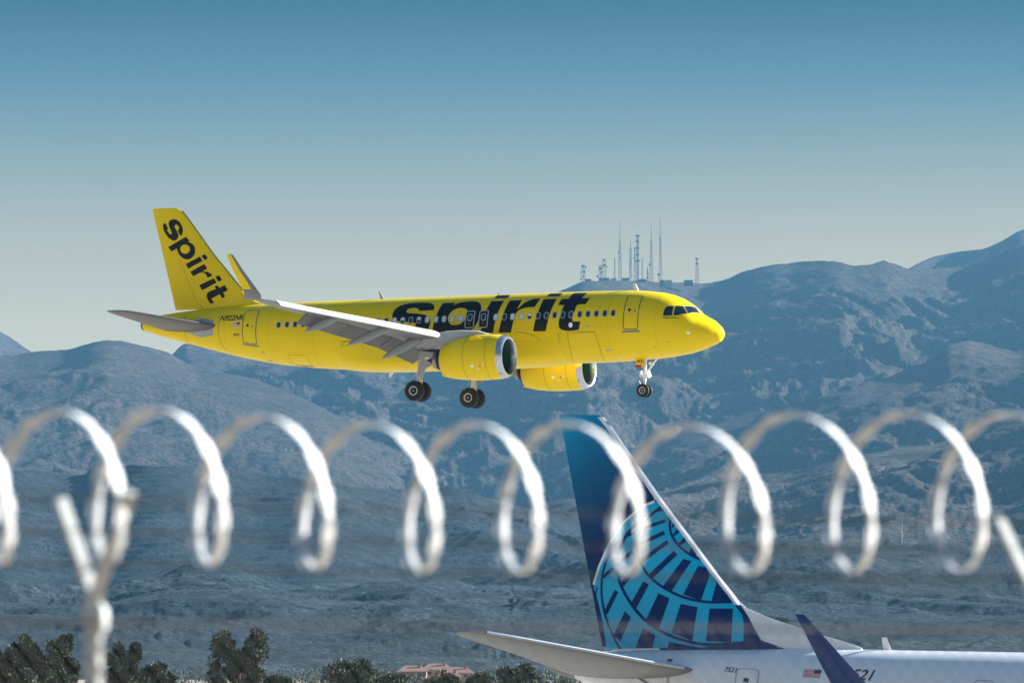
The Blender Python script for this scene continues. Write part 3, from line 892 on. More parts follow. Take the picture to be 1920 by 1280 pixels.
def wing(sd):
    rings = []
    for y in (1.5, 2.3, 4.2, 6.3, 8, 10, 12, 12.95, 13.1, 14.5, 15.9, 16.4):
        s, z = SLE(y), lerp_t(ZLE, y)
        c = TE80(y) - s
        q1 = .78 if y < 13 else 1.0
        full = c / q1
        tc = lerp_t([(1.5, .15), (6.3, .125), (16.4, .11)], y)
        rings.append(foil(s, sd * y, z, full, tc, 0.0, q1, n=12, camber=.02, rot=R(lerp_t([(1.5, 3.5), (16.4, 0)], y))))
    # blend into the upturned tip
    for y, z, s, c, up in ((16.9, .92, 20.95 + .28, 1.15, (0, -.35, .94)), (17.2, 1.15, 21.12, 1.0, (0, -.7, .71)), (17.38, 1.42, 21.28, .9, (0, -.9, .43))):
        rings.append(foil(s, sd * y, z, c, .09, 0, 1, n=12, camber=.01, up=(0, sd * -up[1] * -1, up[2])))
    W = MB().loft(rings).build('wing', GREY, AIR, edge=50)
    # sharklet
    tip = []
    for y, z, s, c in ((17.385, 1.43, 21.285, .9), (17.5, 1.8, 21.52, .8), (17.68, 2.5, 22.0, .62), (17.85, 3.15, 22.38, .46), (17.9, 3.32, 22.5, .36), (17.91, 3.37, 22.62, .2)):
        tip.append((y, z, s, c))
    q = [foil(s, sd * y, z, c, .08, 0, .34, n=6, camber=0, up=(0, -sd * .97, .25)) for y, z, s, c in tip]
    wl = MB().loft(q).build('winglet', GREY, W, edge=50)
    q = [foil(s, sd * y, z, c, .08, .345, 1, n=6, camber=0, up=(0, -sd * .97, .25)) for y, z, s, c in tip]
    MB().loft(q).build('winglet_panel', YEL, W, edge=50)
    # slats: bright crescents ahead of the leading edge
    def slat(y0, y1, n=6):
        rr = []
        for i in range(n + 1):
            y = y0 + (y1 - y0) * i / n
            s, z = SLE(y), lerp_t(ZLE, y)
            k = lerp_t([(2, 1.15), (6.2, 1.0), (16, .72)], y)
            prof = [(.34, .22), (.12, .20), (-.12, .08), (-.30, -.09), (-.37, -.22), (-.34, -.27), (-.26, -.24), (-.16, -.10), (0, .04), (.14, .13)]
            rr.append([(-(s + a * k), sd * y, z + b * k - .02) for a, b in prof])
        return MB().loft(rr).build('slat', SLATM, W, edge=50)
    slat(2.35, 5.25, 3)
    for k in range(4):
        slat(6.25 + k * 2.44, 6.25 + (k + 1) * 2.44 - .02, 3)
    # flaps
    def flap(y0, y1, T):
        rr = []
        for i in range(7):
            y = y0 + (y1 - y0) * i / 6
            rr.append(foil(lerp_t(T['s'], y), sd * y, lerp_t(T['z'], y), lerp_t(T['c'], y), .13, n=9, camber=.03, rot=R(36)))
        return MB().loft(rr).build('flap', FLAPM, W, edge=50)
    T = dict(s=[(2.2, 17.5), (6.4, 18.0), (12.95, 20.25)], z=[(2.2, -1.05), (6.4, -.50), (12.95, .36)], c=[(2.2, 1.55), (6.4, 1.30), (12.95, .98)])
    flap(2.25, 6.32, T)
    flap(6.42, 9.7, T)
    flap(9.72, 12.9, T)
    # flap track fairings
    for y, s0, z0, s1, z1 in ((12.0, 18.7, .12, 20.98, -.62), (9.05, 16.9, -.36, 19.75, -1.25), (6.0, 16.5, -.85, 18.98, -1.84)):
        rr = []
        for k in range(13):
            t = k / 12
            r_ = max(.008, (math.sin(math.pi * min(1, t * .92 + .08)) ** .7) * (.21 if y > 7 else .24)) if k < 12 else .01
            s = s0 + (s1 - s0) * t
            z = z0 + (z1 - z0) * (t ** 1.35) - .05 * math.sin(math.pi * t)
            rr.append([(-s, sd * y + .62 * r_ * math.cos(a), z + 1.25 * r_ * math.sin(a)) for a in [2 * math.pi * j / 14 for j in range(14)]])
        MB().loft(rr).build('flap_track_fairing', FAIRM, W, edge=60)
    # black body standing in for the shade in the gap between wing and flap
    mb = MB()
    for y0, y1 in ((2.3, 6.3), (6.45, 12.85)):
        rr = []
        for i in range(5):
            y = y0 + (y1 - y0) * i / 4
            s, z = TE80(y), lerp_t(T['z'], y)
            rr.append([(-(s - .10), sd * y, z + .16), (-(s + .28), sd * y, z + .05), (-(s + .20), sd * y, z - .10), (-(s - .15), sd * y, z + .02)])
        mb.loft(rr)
    mb.build('flap_gap_shade', SOOT_SHADE, W)
    return W


SLATM = paint('slat_white', (0.56, 0.56, 0.56), 0.35, var=0.03)
FLAPM = paint('flap_grey', (0.12, 0.117, 0.117), 0.45, var=0.1, scale=1.0)
FAIRM = paint('fairing_grey', (0.23, 0.255, 0.27), 0.4, var=0.05)
for sd in (-1, 1):
    wing(sd)

# ---- engines
def engine(sd):
    c = (0, sd * 5.75, -1.95)
    P = [(11.42, 1.235), (11.6, 1.265), (11.9, 1.29), (12.4, 1.31), (13.0, 1.31), (13.6, 1.265, -.02), (14.2, 1.17, -.05), (14.7, 1.04, -.09), (15.08, .90, -.12), (15.1, .86, -.12), (14.8, .88, -.10)]
    E = MB().rev([(-q[0],) + q[1:] for q in P], 'x', c, 48, caps=False).build('engine', YEL, AIR, edge=60)
    lip = [(11.42, 1.236), (11.25, 1.20), (11.12, 1.14), (11.06, 1.07), (11.08, 1.01), (11.2, .97), (11.4, .955)]
    MB().rev([(-a, r) for a, r in lip], 'x', c, 48, caps=False).build('inlet_lip', METAL, E)
    MB().rev([(-11.4, .956), (-11.9, .98), (-12.5, 1.0)], 'x', c, 40, caps=False).build('inlet_duct', GREEN, E)
    MB().rev([(-12.5, 1.0), (-12.52, .3), (-12.5, .0)], 'x', c, 40, caps=False).build('fan_shadow', SOOT_SHADE, E)  # black disc painted in for the shade behind the blades
    mb = MB()
    for k in range(18):
        a = 2 * math.pi * k / 18
        r0, r1 = .3, .97
        pts = []
        for r_, tw in ((r0, .25), (.65, .5), (r1, .75)):
            for d in (-.11, .11):
                aa = a + d * math.cos(tw) / r_ * .9
                pts.append((-12.3 + d * math.sin(tw), c[1] + r_ * math.cos(aa), c[2] + r_ * math.sin(aa)))
        mb.add(pts, [(0, 1, 3, 2), (2, 3, 5, 4)])
    mb.build('fan_blades', DGREY, E, fix=False)
    MB().rev([(-12.3, .3), (-12.1, .24), (-11.9, .12), (-11.8, .01)], 'x', c, 20).build('spinner', DGREY, E)
    cc = (c[0], c[1], c[2] - .10)
    MB().rev([(-14.6, .72), (-15.1, .66), (-15.45, .56), (-15.47, .5)], 'x', cc, 32).build('core_cowl', SOOT_SHADE, E)
    MB().rev([(-15.2, .60), (-15.45, .545), (-15.72, .45), (-15.72, .40), (-15.5, .42)], 'x', cc, 32, caps=False).build('core_nozzle', TITAN, E)
    MB().rev([(-15.4, .30), (-15.7, .25), (-16.0, .12), (-16.25, .01)], 'x', cc, 20).build('exhaust_cone', SOOT_SHADE, E)
    # lower bifurcation keel
    MB().loft([[(-13.6, c[1] + y * .1, -3.22), (-14.4, c[1] + y * .16, -3.16), (-15.1, c[1] + y * .1, -3.0), (-15.32, c[1] + y * .05, -2.93), (-15.1, c[1] + y * .12, -2.80), (-14.2, c[1] + y * .2, -2.85)] for y in (-1, 1)]).build('keel', YEL, E)
    # pylon over the nacelle
    py = []
    for s, z0, z1, w in ((12.3, -.72, -.62, .05), (13.0, -.75, -.42, .18), (14.0, -.85, -.36, .24), (15.0, -1.15, -.38, .25), (16.0, -1.35, -.55, .22), (17.0, -1.2, -.7, .12), (17.6, -1.1, -.95, .03)):
        y = sd * 5.75
        py.append([(-s, y - w, z0), (-s, y - w, z1 - .05), (-s, y, z1), (-s, y + w, z1 - .05), (-s, y + w, z0)])
    p_ = MB().loft(py).build('pylon', LGREY, AIR, edge=50)
    MB().loft([[(-14.9, sd * 5.75 + y, -1.45), (-15.6, sd * 5.75 + y, -1.40), (-16.9, sd * 5.75 + y * .2, -1.42), (-15.6, sd * 5.75 + y, -1.62), (-14.9, sd * 5.75 + y, -1.72)] for y in (-.2, .2)]).build('pylon_fairing', SOOT_SHADE, p_)
    # strake, seams, stickers on the outboard/near side
    def cow(s, a, off=.008):
        r_ = lerp_t([q[:2] for q in P], s) + off
        dz = lerp_t([(q[0], q[2] if len(q) > 2 else 0) for q in P], s)
        return (-s, c[1] - r_ * math.sin(a), c[2] + r_ * math.cos(a) + dz)
    for s, w in ((12.02, .02), (13.42, .022)):
        rr = [[cow(s, 2 * math.pi * k / 48), cow(s + w, 2 * math.pi * k / 48)] for k in range(49)]
        MB().loft(rr, closed=False, caps=False).build('cowl_seam', SEAM, E, fix=False)
    for s0, s1, a0, a1, mt in ((12.95, 12.78, 1.96, 2.07, LAMP), (12.62, 12.47, 2.13, 2.2, FLAGP), (12.27, 12.15, 1.93, 2.03, FLAGP), (12.44, 12.32, 2.0, 2.05, RED), (12.29, 12.27, 1.85, 2.15, RED)):
        MB().add([cow(s0, a0), cow(s1, a0), cow(s1, a1), cow(s0, a1)], [(0, 1, 2, 3)]).build('cowl_placard', mt, E, fix=False)
    a = .72
    MB().loft([[cow(12.35, a - d, 0), cow(12.6, a - d, .2), cow(13.1, a - d, .16), cow(13.2, a - d, 0)] for d in (-.008, .008)]).build('nacelle_strake', YEL, E)
    return E


for sd in (-1, 1):
    engine(sd)


# ---- landing gear
def wheel(parent, x, y, z, r, w, rim_r, rim_mat):
    T = [(-w * .5, rim_r), (-w * .5, r * .72), (-w * .42, r * .92), (-w * .25, r), (w * .25, r), (w * .42, r * .92), (w * .5, r * .72), (w * .5, rim_r)]
    MB().rev(T, 'y', (x, y, z), 36, caps=False).build('tyre', RUBBER, parent)
    H = [(-w * .5 - .01, rim_r), (-w * .5 - .01, rim_r * .80), (-w * .30, rim_r * .74), (-w * .26, rim_r * .25), (-w * .48, rim_r * .18), (-w * .5, .02)]
    H += [(w * .5, .02), (w * .48, rim_r * .18), (w * .26, rim_r * .25), (w * .30, rim_r * .74), (w * .5 + .01, rim_r * .80), (w * .5 + .01, rim_r)]
    o = MB().rev(H, 'y', (x, y, z), 28, caps=False).build('rim', rim_mat, parent, edge=30)
    o.data.materials.append(SOOT_SHADE)
    for p in o.data.polygons:
        cy = (p.center[1] - OFF.y - y)
        rr = math.hypot(p.center[0] - OFF.x - x, p.center[2] - OFF.z - z)
        if rr < rim_r * .74 and rr > rim_r * .2:
            p.material_index = 1


for sd in (-1, 1):
    y0 = sd * 3.795
    mb = MB()
    mb.tube([(-17.45, sd * 3.75, -1.2), (-17.68, y0, -3.3)], .17, 12)
    mb.tube([(-17.66, y0, -3.0), (-17.71, y0, -3.65)], .12, 12)
    mb.tube([(-17.71, y0 - .5, -3.65), (-17.71, y0 + .5, -3.65)], .10, 10)
    mb.tube([(-17.55, y0, -2.4), (-17.5, sd * 2.2, -1.75)], .08, 8)
    mb.tube([(-17.9, y0, -2.7), (-18.05, y0, -3.1), (-17.78, y0, -3.55)], .05, 6)
    mb.tube([(-17.45, y0 - .08, -2.6), (-17.42, y0 - .05, -3.35)], .03, 6)
    mb.box(-17.86, -17.5, y0 - .2, y0 + .2, -3.55, -3.35)
    G = mb.build('main_gear', STEEL, AIR)
    for dy in (-.46, .46):
        wheel(G, -17.71, y0 + dy, -3.65, .585, .42, .27, paint('rim_grey', (.5, .5, .47), .4, metal=.3))
    yd = sd * 4.12
    D2 = [(17.45, -1.40), (16.42, -1.46), (16.47, -2.10), (17.06, -2.37), (17.25, -2.78), (17.56, -2.78), (17.52, -2.28)]
    dv = MB().loft([[(-s, yd + t + sd * (-.0), z) for s, z in D2] for t in (-.03, .03)])
    dv.build('gear_door', LGREY, G)
    MB().box(-17.1, -16.85, yd - .045, yd + .045, -1.83, -1.73).build('door_placard', WHITE, G)
mb = MB()
mb.tube([(-5.1, 0, -1.8), (-5.14, 0, -3.2)], .10, 12)
mb.tube([(-5.14, 0, -3.1), (-5.16, 0, -3.74)], .07, 10)
mb.tube([(-5.16, -.32, -3.74), (-5.16, .32, -3.74)], .06, 8)
mb.tube([(-4.35, 0, -1.9), (-5.05, 0, -2.75)], .06, 8)
mb.tube([(-5.3, 0, -2.95), (-5.5, 0, -3.2), (-5.25, 0, -3.55)], .04, 6)
mb.box(-5.35, -4.85, -.3, .3, -2.95, -2.8)
NG = mb.build('nose_gear', paint('gear_white', (.78, .78, .78), .35, var=.05), AIR)
for dy in (-.25, .25):
    wheel(NG, -5.16, dy, -3.74, .385, .22, .2, STEEL)
for y, z, s, r_ in ((-.32, -2.72, 5.22, .13), (.32, -2.72, 5.0, .13), (-.1, -2.95, 4.85, .1), (-.15, -2.2, 4.75, .1), (.15, -2.2, 4.7, .1)):
    MB().rev([(-.06, r_ * .6), (0, r_), (.03, r_), (.05, r_ * .8), (.06, 0)], 'x', (-s, y, z), 14).build('landing_light', LAMP, NG)
nd = MB().box(-5.55, -5.05, -.36, -.32, -2.42, -1.9).build('gear_door', YEL, NG)
MB().box(-5.55, -5.2, -.364, -.318, -2.42, -2.28).build('warning_plate', RED, NG)
decal('fleet_number', text_bm('4922', .16, .2), lambda x, z: (-5.50 + x, -.366, -2.15 + z), BLK, NG)

# ------------------------------------------------------------------ parked white airliner
UW = paint('fuselage_white', (0.80, 0.81, 0.82), 0.3, var=0.03, scale=.8, coat=0.4)
UG = paint('belly_grey', (0.45, 0.45, 0.44), 0.4, var=0.08)
NAVY = paint('navy_paint', (0.004, 0.030, 0.135), 0.5, var=0.05, spec=0.12)
CYAN = paint('cyan_paint', (0.0, 0.42, 0.68), 0.35, var=0.03, spec=0.25)


def halftone_mat():
    m, nt, b = nodes('navy_halftone')
    b.inputs['Roughness'].default_value = 0.45
    b.inputs['Specular IOR Level'].default_value = 0.15
    tc = nt.nodes.new('ShaderNodeTexCoord')
    sp = nt.nodes.new('ShaderNodeSeparateXYZ')
    nt.links.new(tc.outputs['Object'], sp.inputs[0])

    def mth(op, a, c=None):
        n = nt.nodes.new('ShaderNodeMath')
        n.operation = op
        for i, q in enumerate((a, c)):
            if q is None: continue
            if isinstance(q, (int, float)): n.inputs[i].default_value = q
            else: nt.links.new(q, n.inputs[i])
        return n.outputs[0]
    x, z = sp.outputs['X'], sp.outputs['Z']
    p = mth('SINE', mth('MULTIPLY', mth('ADD', x, z), 80.0))
    q = mth('SINE', mth('MULTIPLY', mth('SUBTRACT', x, z), 80.0))
    dots = mth('ADD', mth('MULTIPLY', mth('ADD', p, q), 0.25), 0.5)
    # dot size falls from the top rear corner towards the front and down
    g = mth('ADD', mth('MULTIPLY', z, 0.13), mth('MULTIPLY', x, -0.11))
    size = mth('SUBTRACT', g, HALF_C)
    thr = mth('SUBTRACT', 1.0, size)
    k = mth('GREATER_THAN', dots, thr)
    mx = nt.nodes.new('ShaderNodeMix')
    mx.data_type = 'RGBA'
    nt.links.new(k, mx.inputs['Factor'])
    mx.inputs['A'].default_value = (0.003, 0.034, 0.13, 1)
    mx.inputs['B'].default_value = (0.0, 0.40, 0.70, 1)
    nt.links.new(mx.outputs['Result'], b.inputs['Base Color'])
    return m


OFF = Vector((21.0, 0, 3.3))
U_ROT = Matrix(((0.9203029715265933, 0.39073112848927377, 0.01927759914566897), (-0.3906454346959038, 0.9205048534524404, -0.008182855354320269), (-0.020942419883356957, 0.0, 0.9997806834748455)))
U_POS = Vector((39.93245423, 151.54184447, 2.85509504))
HALF_C = (9.1 + 3.3) * .13 + (42.0 - 21.0) * .11 - .66
HALF = halftone_mat()
LINER = empty('parked_airliner', U_POS - U_ROT @ OFF, U_ROT)
tag(LINER, 'white parked airliner with navy tail bearing a blue globe grid', 'airliner')
UZT = [(.1, -.6), (.6, .0), (1.2, .45), (2.0, 1.1), (2.8, 1.6), (3.8, 1.9), (5, 2.0), (34, 2.0), (37, 1.95), (40, 1.83), (41.2, 1.74)]
UZB = [(.1, -.65), (.6, -1.2), (1.2, -1.5), (2.4, -1.8), (4, -1.97), (6, -2.0), (27, -2.0), (30, -1.7), (34, -.95), (38, .1), (41.2, .92)]
UWW = [(.1, .05), (.6, .6), (1.2, 1.0), (2.4, 1.5), (4, 1.82), (6, 1.88), (27, 1.88), (31, 1.7), (35, 1.25), (39, .75), (41.2, .42)]


def fus7(s):
    t, b = lerp_t(UZT, s), lerp_t(UZB, s)
    return (t + b) / 2, (t - b) / 2, lerp_t(UWW, s)


def u_pt(s, a, off=0.0):
    zc, h, w = fus7(s)
    return (-s, -(w + off) * math.sin(a), zc + (h + off) * math.cos(a))


MB().loft([[u_pt(s, 2 * math.pi * k / 72) for k in range(72)] for s in [.1, .3, .6, .9, 1.2, 1.6, 2, 2.4, 2.8, 3.3, 3.8, 4.4, 5, 6] + [7 + k for k in range(20)] + [27 + .5 * k for k in range(29)] + [41.2]]).build('fuselage', UW, LINER, edge=60)
zc, h, w = fus7(41.2)
MB().rev([(-41.2, .41), (-41.7, .36, .06), (-42.05, .27, .10), (-42.16, .18, .12), (-42.0, .1, .12)], 'x', (0, 0, 1.33), 28).build('exhaust_cone', paint('apu_grey', (.22, .20, .18), .5), LINER, edge=60)
umap = lambda off: (lambda x, y: u_pt(-x, y, off))


def u_patch(name, P, mat, off=.008, parent=None):
    return decal(name, flat_bm([[[(-p[0], p[1]) for p in P]]]), umap(off), mat, parent or LINER, ((1, .06), (0, 1.0)))


def u_line(name, P, wd, mat, off=.01, parent=None, closed=False):
    return decal(name, flat_bm(stroke([(-p[0], p[1] * 2) for p in P], wd, closed)), lambda x, y: u_pt(-x, y / 2, off), mat, parent or LINER, ((1, .12), (0, 1.0)))


def u_text(name, body, s, a, h_, mat, shear=.25):
    hh = fus7(s)[1]
    return decal(name, text_bm(body, h_, shear), lambda x, y: u_pt(s - x, a - y / hh, .012), mat, LINER, ((1, .12), (0, .6)))


for s0, s1, a0 in ((34.80, 35.54, 1.03), (27.17, 27.80, .975)):
    P = [(p[0], p[1]) for p in rounded(-s1, -s0, a0 * 2, a0 * 2 + 1.75, .16)]
    d_ = decal('service_door', flat_bm([[[(x, y / 2) for x, y in P]]]), umap(.006), UW, LINER, ((1, .06), (0, 1.0)))
    u_line('door_seal', [(-x, y / 2) for x, y in P], .05, UG, .012, d_, True)
    u_patch('door_window', [(s0 + .3, a0 + .23), (s0 + .48, a0 + .23), (s0 + .48, a0 + .33), (s0 + .3, a0 + .33)], GLASS, .012, d_)
u_text('fleet_number', '7521', 35.98, 1.150, .155, BLK)
u_text('registration', '521', 31.78, 1.082, .36, BLK, .3)
fl = u_patch('flag', [(33.31, .935), (32.74, .930), (32.77, 1.115), (33.34, 1.125)], FLAGP)
for k in range(5):
    a_ = .94 + k * .037
    x0 = 33.32 + k * .004
    u_patch('flag_stripe', [(x0, a_), (32.95 if k < 2 else 32.76, a_), (32.95 if k < 2 else 32.76, a_ + .018), (x0, a_ + .018)], RED, .011, fl)
u_patch('flag_canton', [(32.98, .931), (32.74, .930), (32.755, 1.015), (32.985, 1.018)], FLAGB, .013, fl)
MB().loft([foil(30.95, 0, 1.98, .26, .2, n=6, camber=0, up=(0, 1, 0)), foil(31.12, 0, 2.38, .16, .2, n=6, camber=0, up=(0, 1, 0))]).build('antenna', WHITE, LINER)
# fin
UF_LE = [(1.6, 32.6), (2.0, 34.2), (2.13, 34.8), (2.5, 35.15), (3.08, 35.65), (3.64, 36.1), (4.13, 36.54), (5.23, 37.44), (6.52, 38.52), (9.0, 40.42), (9.12, 40.6)]
UF_TE = [(1.6, 40.32), (1.89, 40.38), (9.12, 41.97)]
# the coloured panel starts behind the light leading edge
UFIN = fin_part('tail_fin', UF_LE, UF_TE, 1.75, 9.12, .0, .70, HALF, LINER, tc=.10, nz=30)
fin_part('rudder', UF_LE, UF_TE, 1.95, 9.12, .703, 1.0, HALF, UFIN, tc=.10, nz=30)
ED = [(s, z) for z, s in UF_LE if z >= 3.5]
mb = MB()
rr = []
for z in np.linspace(3.3, 9.05, 20):
    s = lerp_t(UF_LE, z)
    q = []
    for ds in (.17, .10, .04, 0):
        q.append((-(s + ds), -fin_half(s + ds, z, UF_LE, UF_TE, .10) - .008, z))
    q += [(-s + .012, 0, z)] + [(p[0], -p[1], p[2]) for p in q[::-1]]
    rr.append(q)
mb.loft(rr, closed=False, caps=False)
mb.build('leading_edge', UW, UFIN, edge=60)
# white dorsal fillet
UD_T = [(31.9, 2.04), (32.1, 2.13), (33.22, 2.42), (34.26, 2.72), (34.95, 2.93), (35.65, 3.19), (36.1, 3.56)]
rr = []
for s, z in UD_T:
    base = 1.98
    t_ = .04 + .20 * (s - 31.9) / 4.2
    rr.append([(-s, -t_, base - .1), (-s, -t_ * .55, base + (z - base) * .55), (-s, -.02, z), (-s, .02, z), (-s, t_ * .55, base + (z - base) * .55), (-s, t_, base - .1)])
MB().loft(rr).build('dorsal_fin', UW, LINER, edge=60)


def ufm(off):
    def f(x, z):
        s = max(lerp_t(UF_LE, z) + .172, min(lerp_t(UF_TE, z) - .006, -x))
        return (-s, -fin_half(s, z, UF_LE, UF_TE, .10) - off, z)
    return f

ucut = ((0, .3), (1, .3))
uq = lambda P: [(-p[0], p[1]) for p in P]
# the white fillet side runs up beside the coloured panel
decal('fillet_panel', flat_bm([[uq([(36.02, 3.55), (35.80, 3.30), (35.62, 3.05), (35.29, 2.55), (34.90, 2.22), (34.55, 2.02), (34.3, 2.02), (34.3, 2.4), (35.05, 2.55), (35.62, 3.10)])]]), ufm(.02), UW, UFIN, ucut)
GL = empty('globe_emblem', (0, 0, 0))
GL.parent = UFIN
decal('globe', flat_bm([[uq(smooth_poly(GLOBE, corner=35))]]), ufm(.010), CYAN, GL, ucut)
decal('globe_rim', flat_bm(stroke(uq(GLOBE_RIM), .075)), ufm(.020), WHITE, GL, ucut)


def smooth_line(P):
    P = [Vector(p) for p in P]
    out = []
    for i in range(len(P) - 1):
        p0, p1, p2, p3 = P[max(i - 1, 0)], P[i], P[i + 1], P[min(i + 2, len(P) - 1)]
        for k in range(4):
            t = k / 4
            out.append(0.5 * ((2 * p1) + (p2 - p0) * t + (2 * p0 - 5 * p1 + 4 * p2 - p3) * t * t + (3 * p1 - p0 - 3 * p2 + p3) * t ** 3))
    return out + [P[-1]]


for i, (P, wd) in enumerate(ARCS):
    decal('globe_line', flat_bm(stroke(smooth_line(uq(P)) if len(P) > 2 else uq(P), wd)), ufm(.014 + .0006 * (i % 6)), NAVY, GL, ucut)
for i, P in enumerate(QUADS):
    decal('globe_block', flat_bm([[uq(P)]]), ufm(.0172 + .0003 * i), NAVY, GL, ucut)
# tailplane
for sd in (-1, 1):
    rr = []
    for y, s, c, z in ((.5, 36.75, 4.45, 1.22), (1.3, 37.3, 4.0, 1.34), (4.0, 39.25, 2.55, 1.80), (6.4, 40.98, 1.4, 2.20), (6.9, 41.4, .95, 2.28), (7.12, 41.75, .4, 2.31)):
        rr.append(foil(s, sd * y, z, c, .08, camber=-.01, rot=R(2)))
    tp = MB().loft(rr).build('tailplane', paint('stab_grey', (.17, .17, .155), .4, var=.1), LINER, edge=50)
    e_ = MB().tube([(-lerp_t([(.5, 36.75), (1.3, 37.3), (4, 39.25), (6.4, 40.98), (6.9, 41.4)], y) + .01, sd * y, lerp_t([(.5, 1.22), (1.3, 1.34), (4, 1.80), (6.4, 2.2), (6.9, 2.28)], y) + .015) for y in np.linspace(1.2, 6.85, 12)], .045, 8)
    e_.build('leading_edge', METAL, tp)
u_patch('trim_scale', [(37.95, .86), (37.80, .86), (37.80, .955), (37.95, .955)], BLK, .02)
u_line('stabilizer_strip', [(39.5, 1.35), (39.0, 1.62), (38.3, 1.95), (37.6, 2.2)], .16, DGREY, .012)  # dark diagonal strip on the skin, falling towards the nose
u_line('panel_seam', [(37.85, 1.15), (37.85, 1.6), (37.8, 2.2)], .10, UG, .010)
# wings, winglets, engines and gear
for sd in (-1, 1):
    rr = []
    for y, s, c, z in ((1.6, 15.6, 7.4, -1.25), (5.4, 18.0, 4.6, -.85), (11, 21.2, 3.0, -.1), (16.4, 24.35, 1.65, .55)):
        rr.append(foil(s, sd * y, z, c, .12, camber=.02))
    rr.append(foil(24.75, sd * 16.95, .72, 1.4, .10, up=(0, -sd * .5, .86)))
    rr.append(foil(25.05, sd * 17.2, .86, 1.25, .09, up=(0, -sd * .85, .5)))
    W = MB().loft(rr).build('wing', GREY, LINER, edge=50)
    rr = [foil(s, sd * y, z, c, .08, camber=0, up=(0, -sd * .97, .2)) for y, s, c, z in ((17.21, 25.5, 1.12, .87), (17.3, 25.68, 1.03, 1.0), (17.4, 26.2, .80, 1.55), (17.55, 27.08, .40, 2.5), (17.62, 27.40, .25, 2.84))]
    MB().loft(rr).build('winglet', NAVY, W, edge=50)
    rr = [foil(s, sd * y, z, c, .08, camber=0, up=(0, -sd * .9, -.4)) for y, s, c, z in ((17.1, 25.2, 1.1, .72), (17.4, 25.8, .7, .2), (17.7, 26.5, .2, -.35))]
    MB().loft(rr).build('lower_winglet', NAVY, W, edge=50)
    c_ = (0, sd * 4.9, -2.05)
    E = MB().rev([(-14.2, .95), (-14.0, 1.05), (-14.3, 1.16), (-15.5, 1.2), (-17.0, 1.05), (-18.0, .8), (-17.9, .7)], 'x', c_, 32).build('engine', UW, LINER, edge=60)
    MB().rev([(-14.25, .94), (-15.0, .94), (-15.0, .01)], 'x', c_, 28, caps=False).build('inlet', SOOT_SHADE, E)
    mb = MB().tube([(-21.3, sd * 2.7, -1.4), (-21.3, sd * 2.86, -3.0)], .15, 10)
    G = mb.build('main_gear', STEEL, LINER)
    for dy in (-.43, .43):
        wheel(G, -21.3, sd * 2.86 + dy, -2.97, .56, .4, .27, STEEL)
G = MB().tube([(-4.1, 0, -1.6), (-4.1, 0, -3.0)], .09, 10).build('nose_gear', STEEL, LINER)
for dy in (-.22, .22):
    wheel(G, -4.1, dy, -3.36, .34, .2, .18, STEEL)

OFF = Vector((0, 0, 0))
# ------------------------------------------------------------------ fence at the road
GALV = paint('galvanized_steel', (0.46, 0.47, 0.45), 0.5, metal=0.1, var=0.08, scale=8)
TAPE = paint('razor_tape', (0.82, 0.83, 0.83), 0.55, metal=0.0, var=0.06, scale=20)
WIRE = paint('wire', (0.05, 0.05, 0.05), 0.5, metal=0.3, var=0.1)
TH = R(31)
AX = Vector((math.cos(TH), math.sin(TH), 0))
NEAR = Vector((math.sin(TH), -math.cos(TH), 0))
P0 = Vector((0, 15.0, 0))
FENCE = empty('chain_link_fence', P0 + Vector((0, 0, 1.6)))
tag(FENCE, 'blurred chain link security fence with Y shaped post arms in front', 'fence')
FO = Vector((0, 0, 0)) - Vector((0, 0, 1.6))
fp = lambda u, f, z: AX * u - NEAR * f + Vector((0, 0, z))
Z_APEX = 3.995
for u in (-4.40, -1.292, 1.82, 4.93):
    mb = MB().tube([fp(u, 0, 1.6), fp(u, 0, Z_APEX - .03)], .022, 14)
    mb.tube([fp(u, 0, Z_APEX - .10), fp(u, 0, Z_APEX + .01)], .026, 14)
    p_ = mb.build('post', GALV, FENCE, off=FO)
    mb = MB().rev([(0, .020), (.03, .024), (.06, .021), (.085, .0)], 'z', fp(u + .006, -.02, Z_APEX - .09), 12)
    mb.build('post_cap', GALV, p_, off=FO)
    for sgn in (-1, 1):
        b0, b1 = fp(u, 0, Z_APEX), fp(u, sgn * .21, Z_APEX + .272)
        d_ = (b1 - b0).normalized()
        nrm = d_.cross(AX).normalized()
        w1, w2 = AX * .015, nrm * .011
        rr = [[q + w1 + w2, q - w1 + w2, q - w1 - w2, q + w1 - w2] for q in (b0, b0.lerp(b1, .5), b1)]
        MB().loft(rr).build('arm', GALV, p_, smooth=False, off=FO)
U0, U1 = -4.9, 4.9
for f, z in ((-.22, Z_APEX + .26), (-.15, Z_APEX + .175), (-.075, Z_APEX + .09), (.075, Z_APEX + .09), (.15, Z_APEX + .175), (.22, Z_APEX + .26)):
    mb = MB()
    n = 40
    for ph in (0, math.pi):
        mb.tube([fp(U0 + (U1 - U0) * k / 200, f + .002 * math.cos(k * .9 + ph), z + .002 * math.sin(k * .9 + ph) - .012 * math.sin(math.pi * ((U0 + (U1 - U0) * k / 200 + 1.295) % 3.045) / 3.045)) for k in range(201)], .0011, 4)
    for k in range(80):
        u = U0 + (U1 - U0) * (k + .5) / 80
        zz = z - .012 * math.sin(math.pi * ((u + 1.295) % 3.045) / 3.045)
        mb.tube([fp(u - .012, f, zz - .015), fp(u + .012, f, zz + .015)], .001, 4)
        mb.tube([fp(u + .008, f - .014, zz - .004), fp(u - .008, f + .014, zz + .006)], .001, 4)
    mb.build('barbed_wire', WIRE, FENCE, fix=False, off=FO)
MB().tube([fp(U0, -.03, 3.93), fp(U1, -.03, 3.93)], .0045, 8).build('top_rail', WIRE, FENCE, off=FO)
mb = MB()
ztop, zbot, sp = 3.955, 1.66, .056
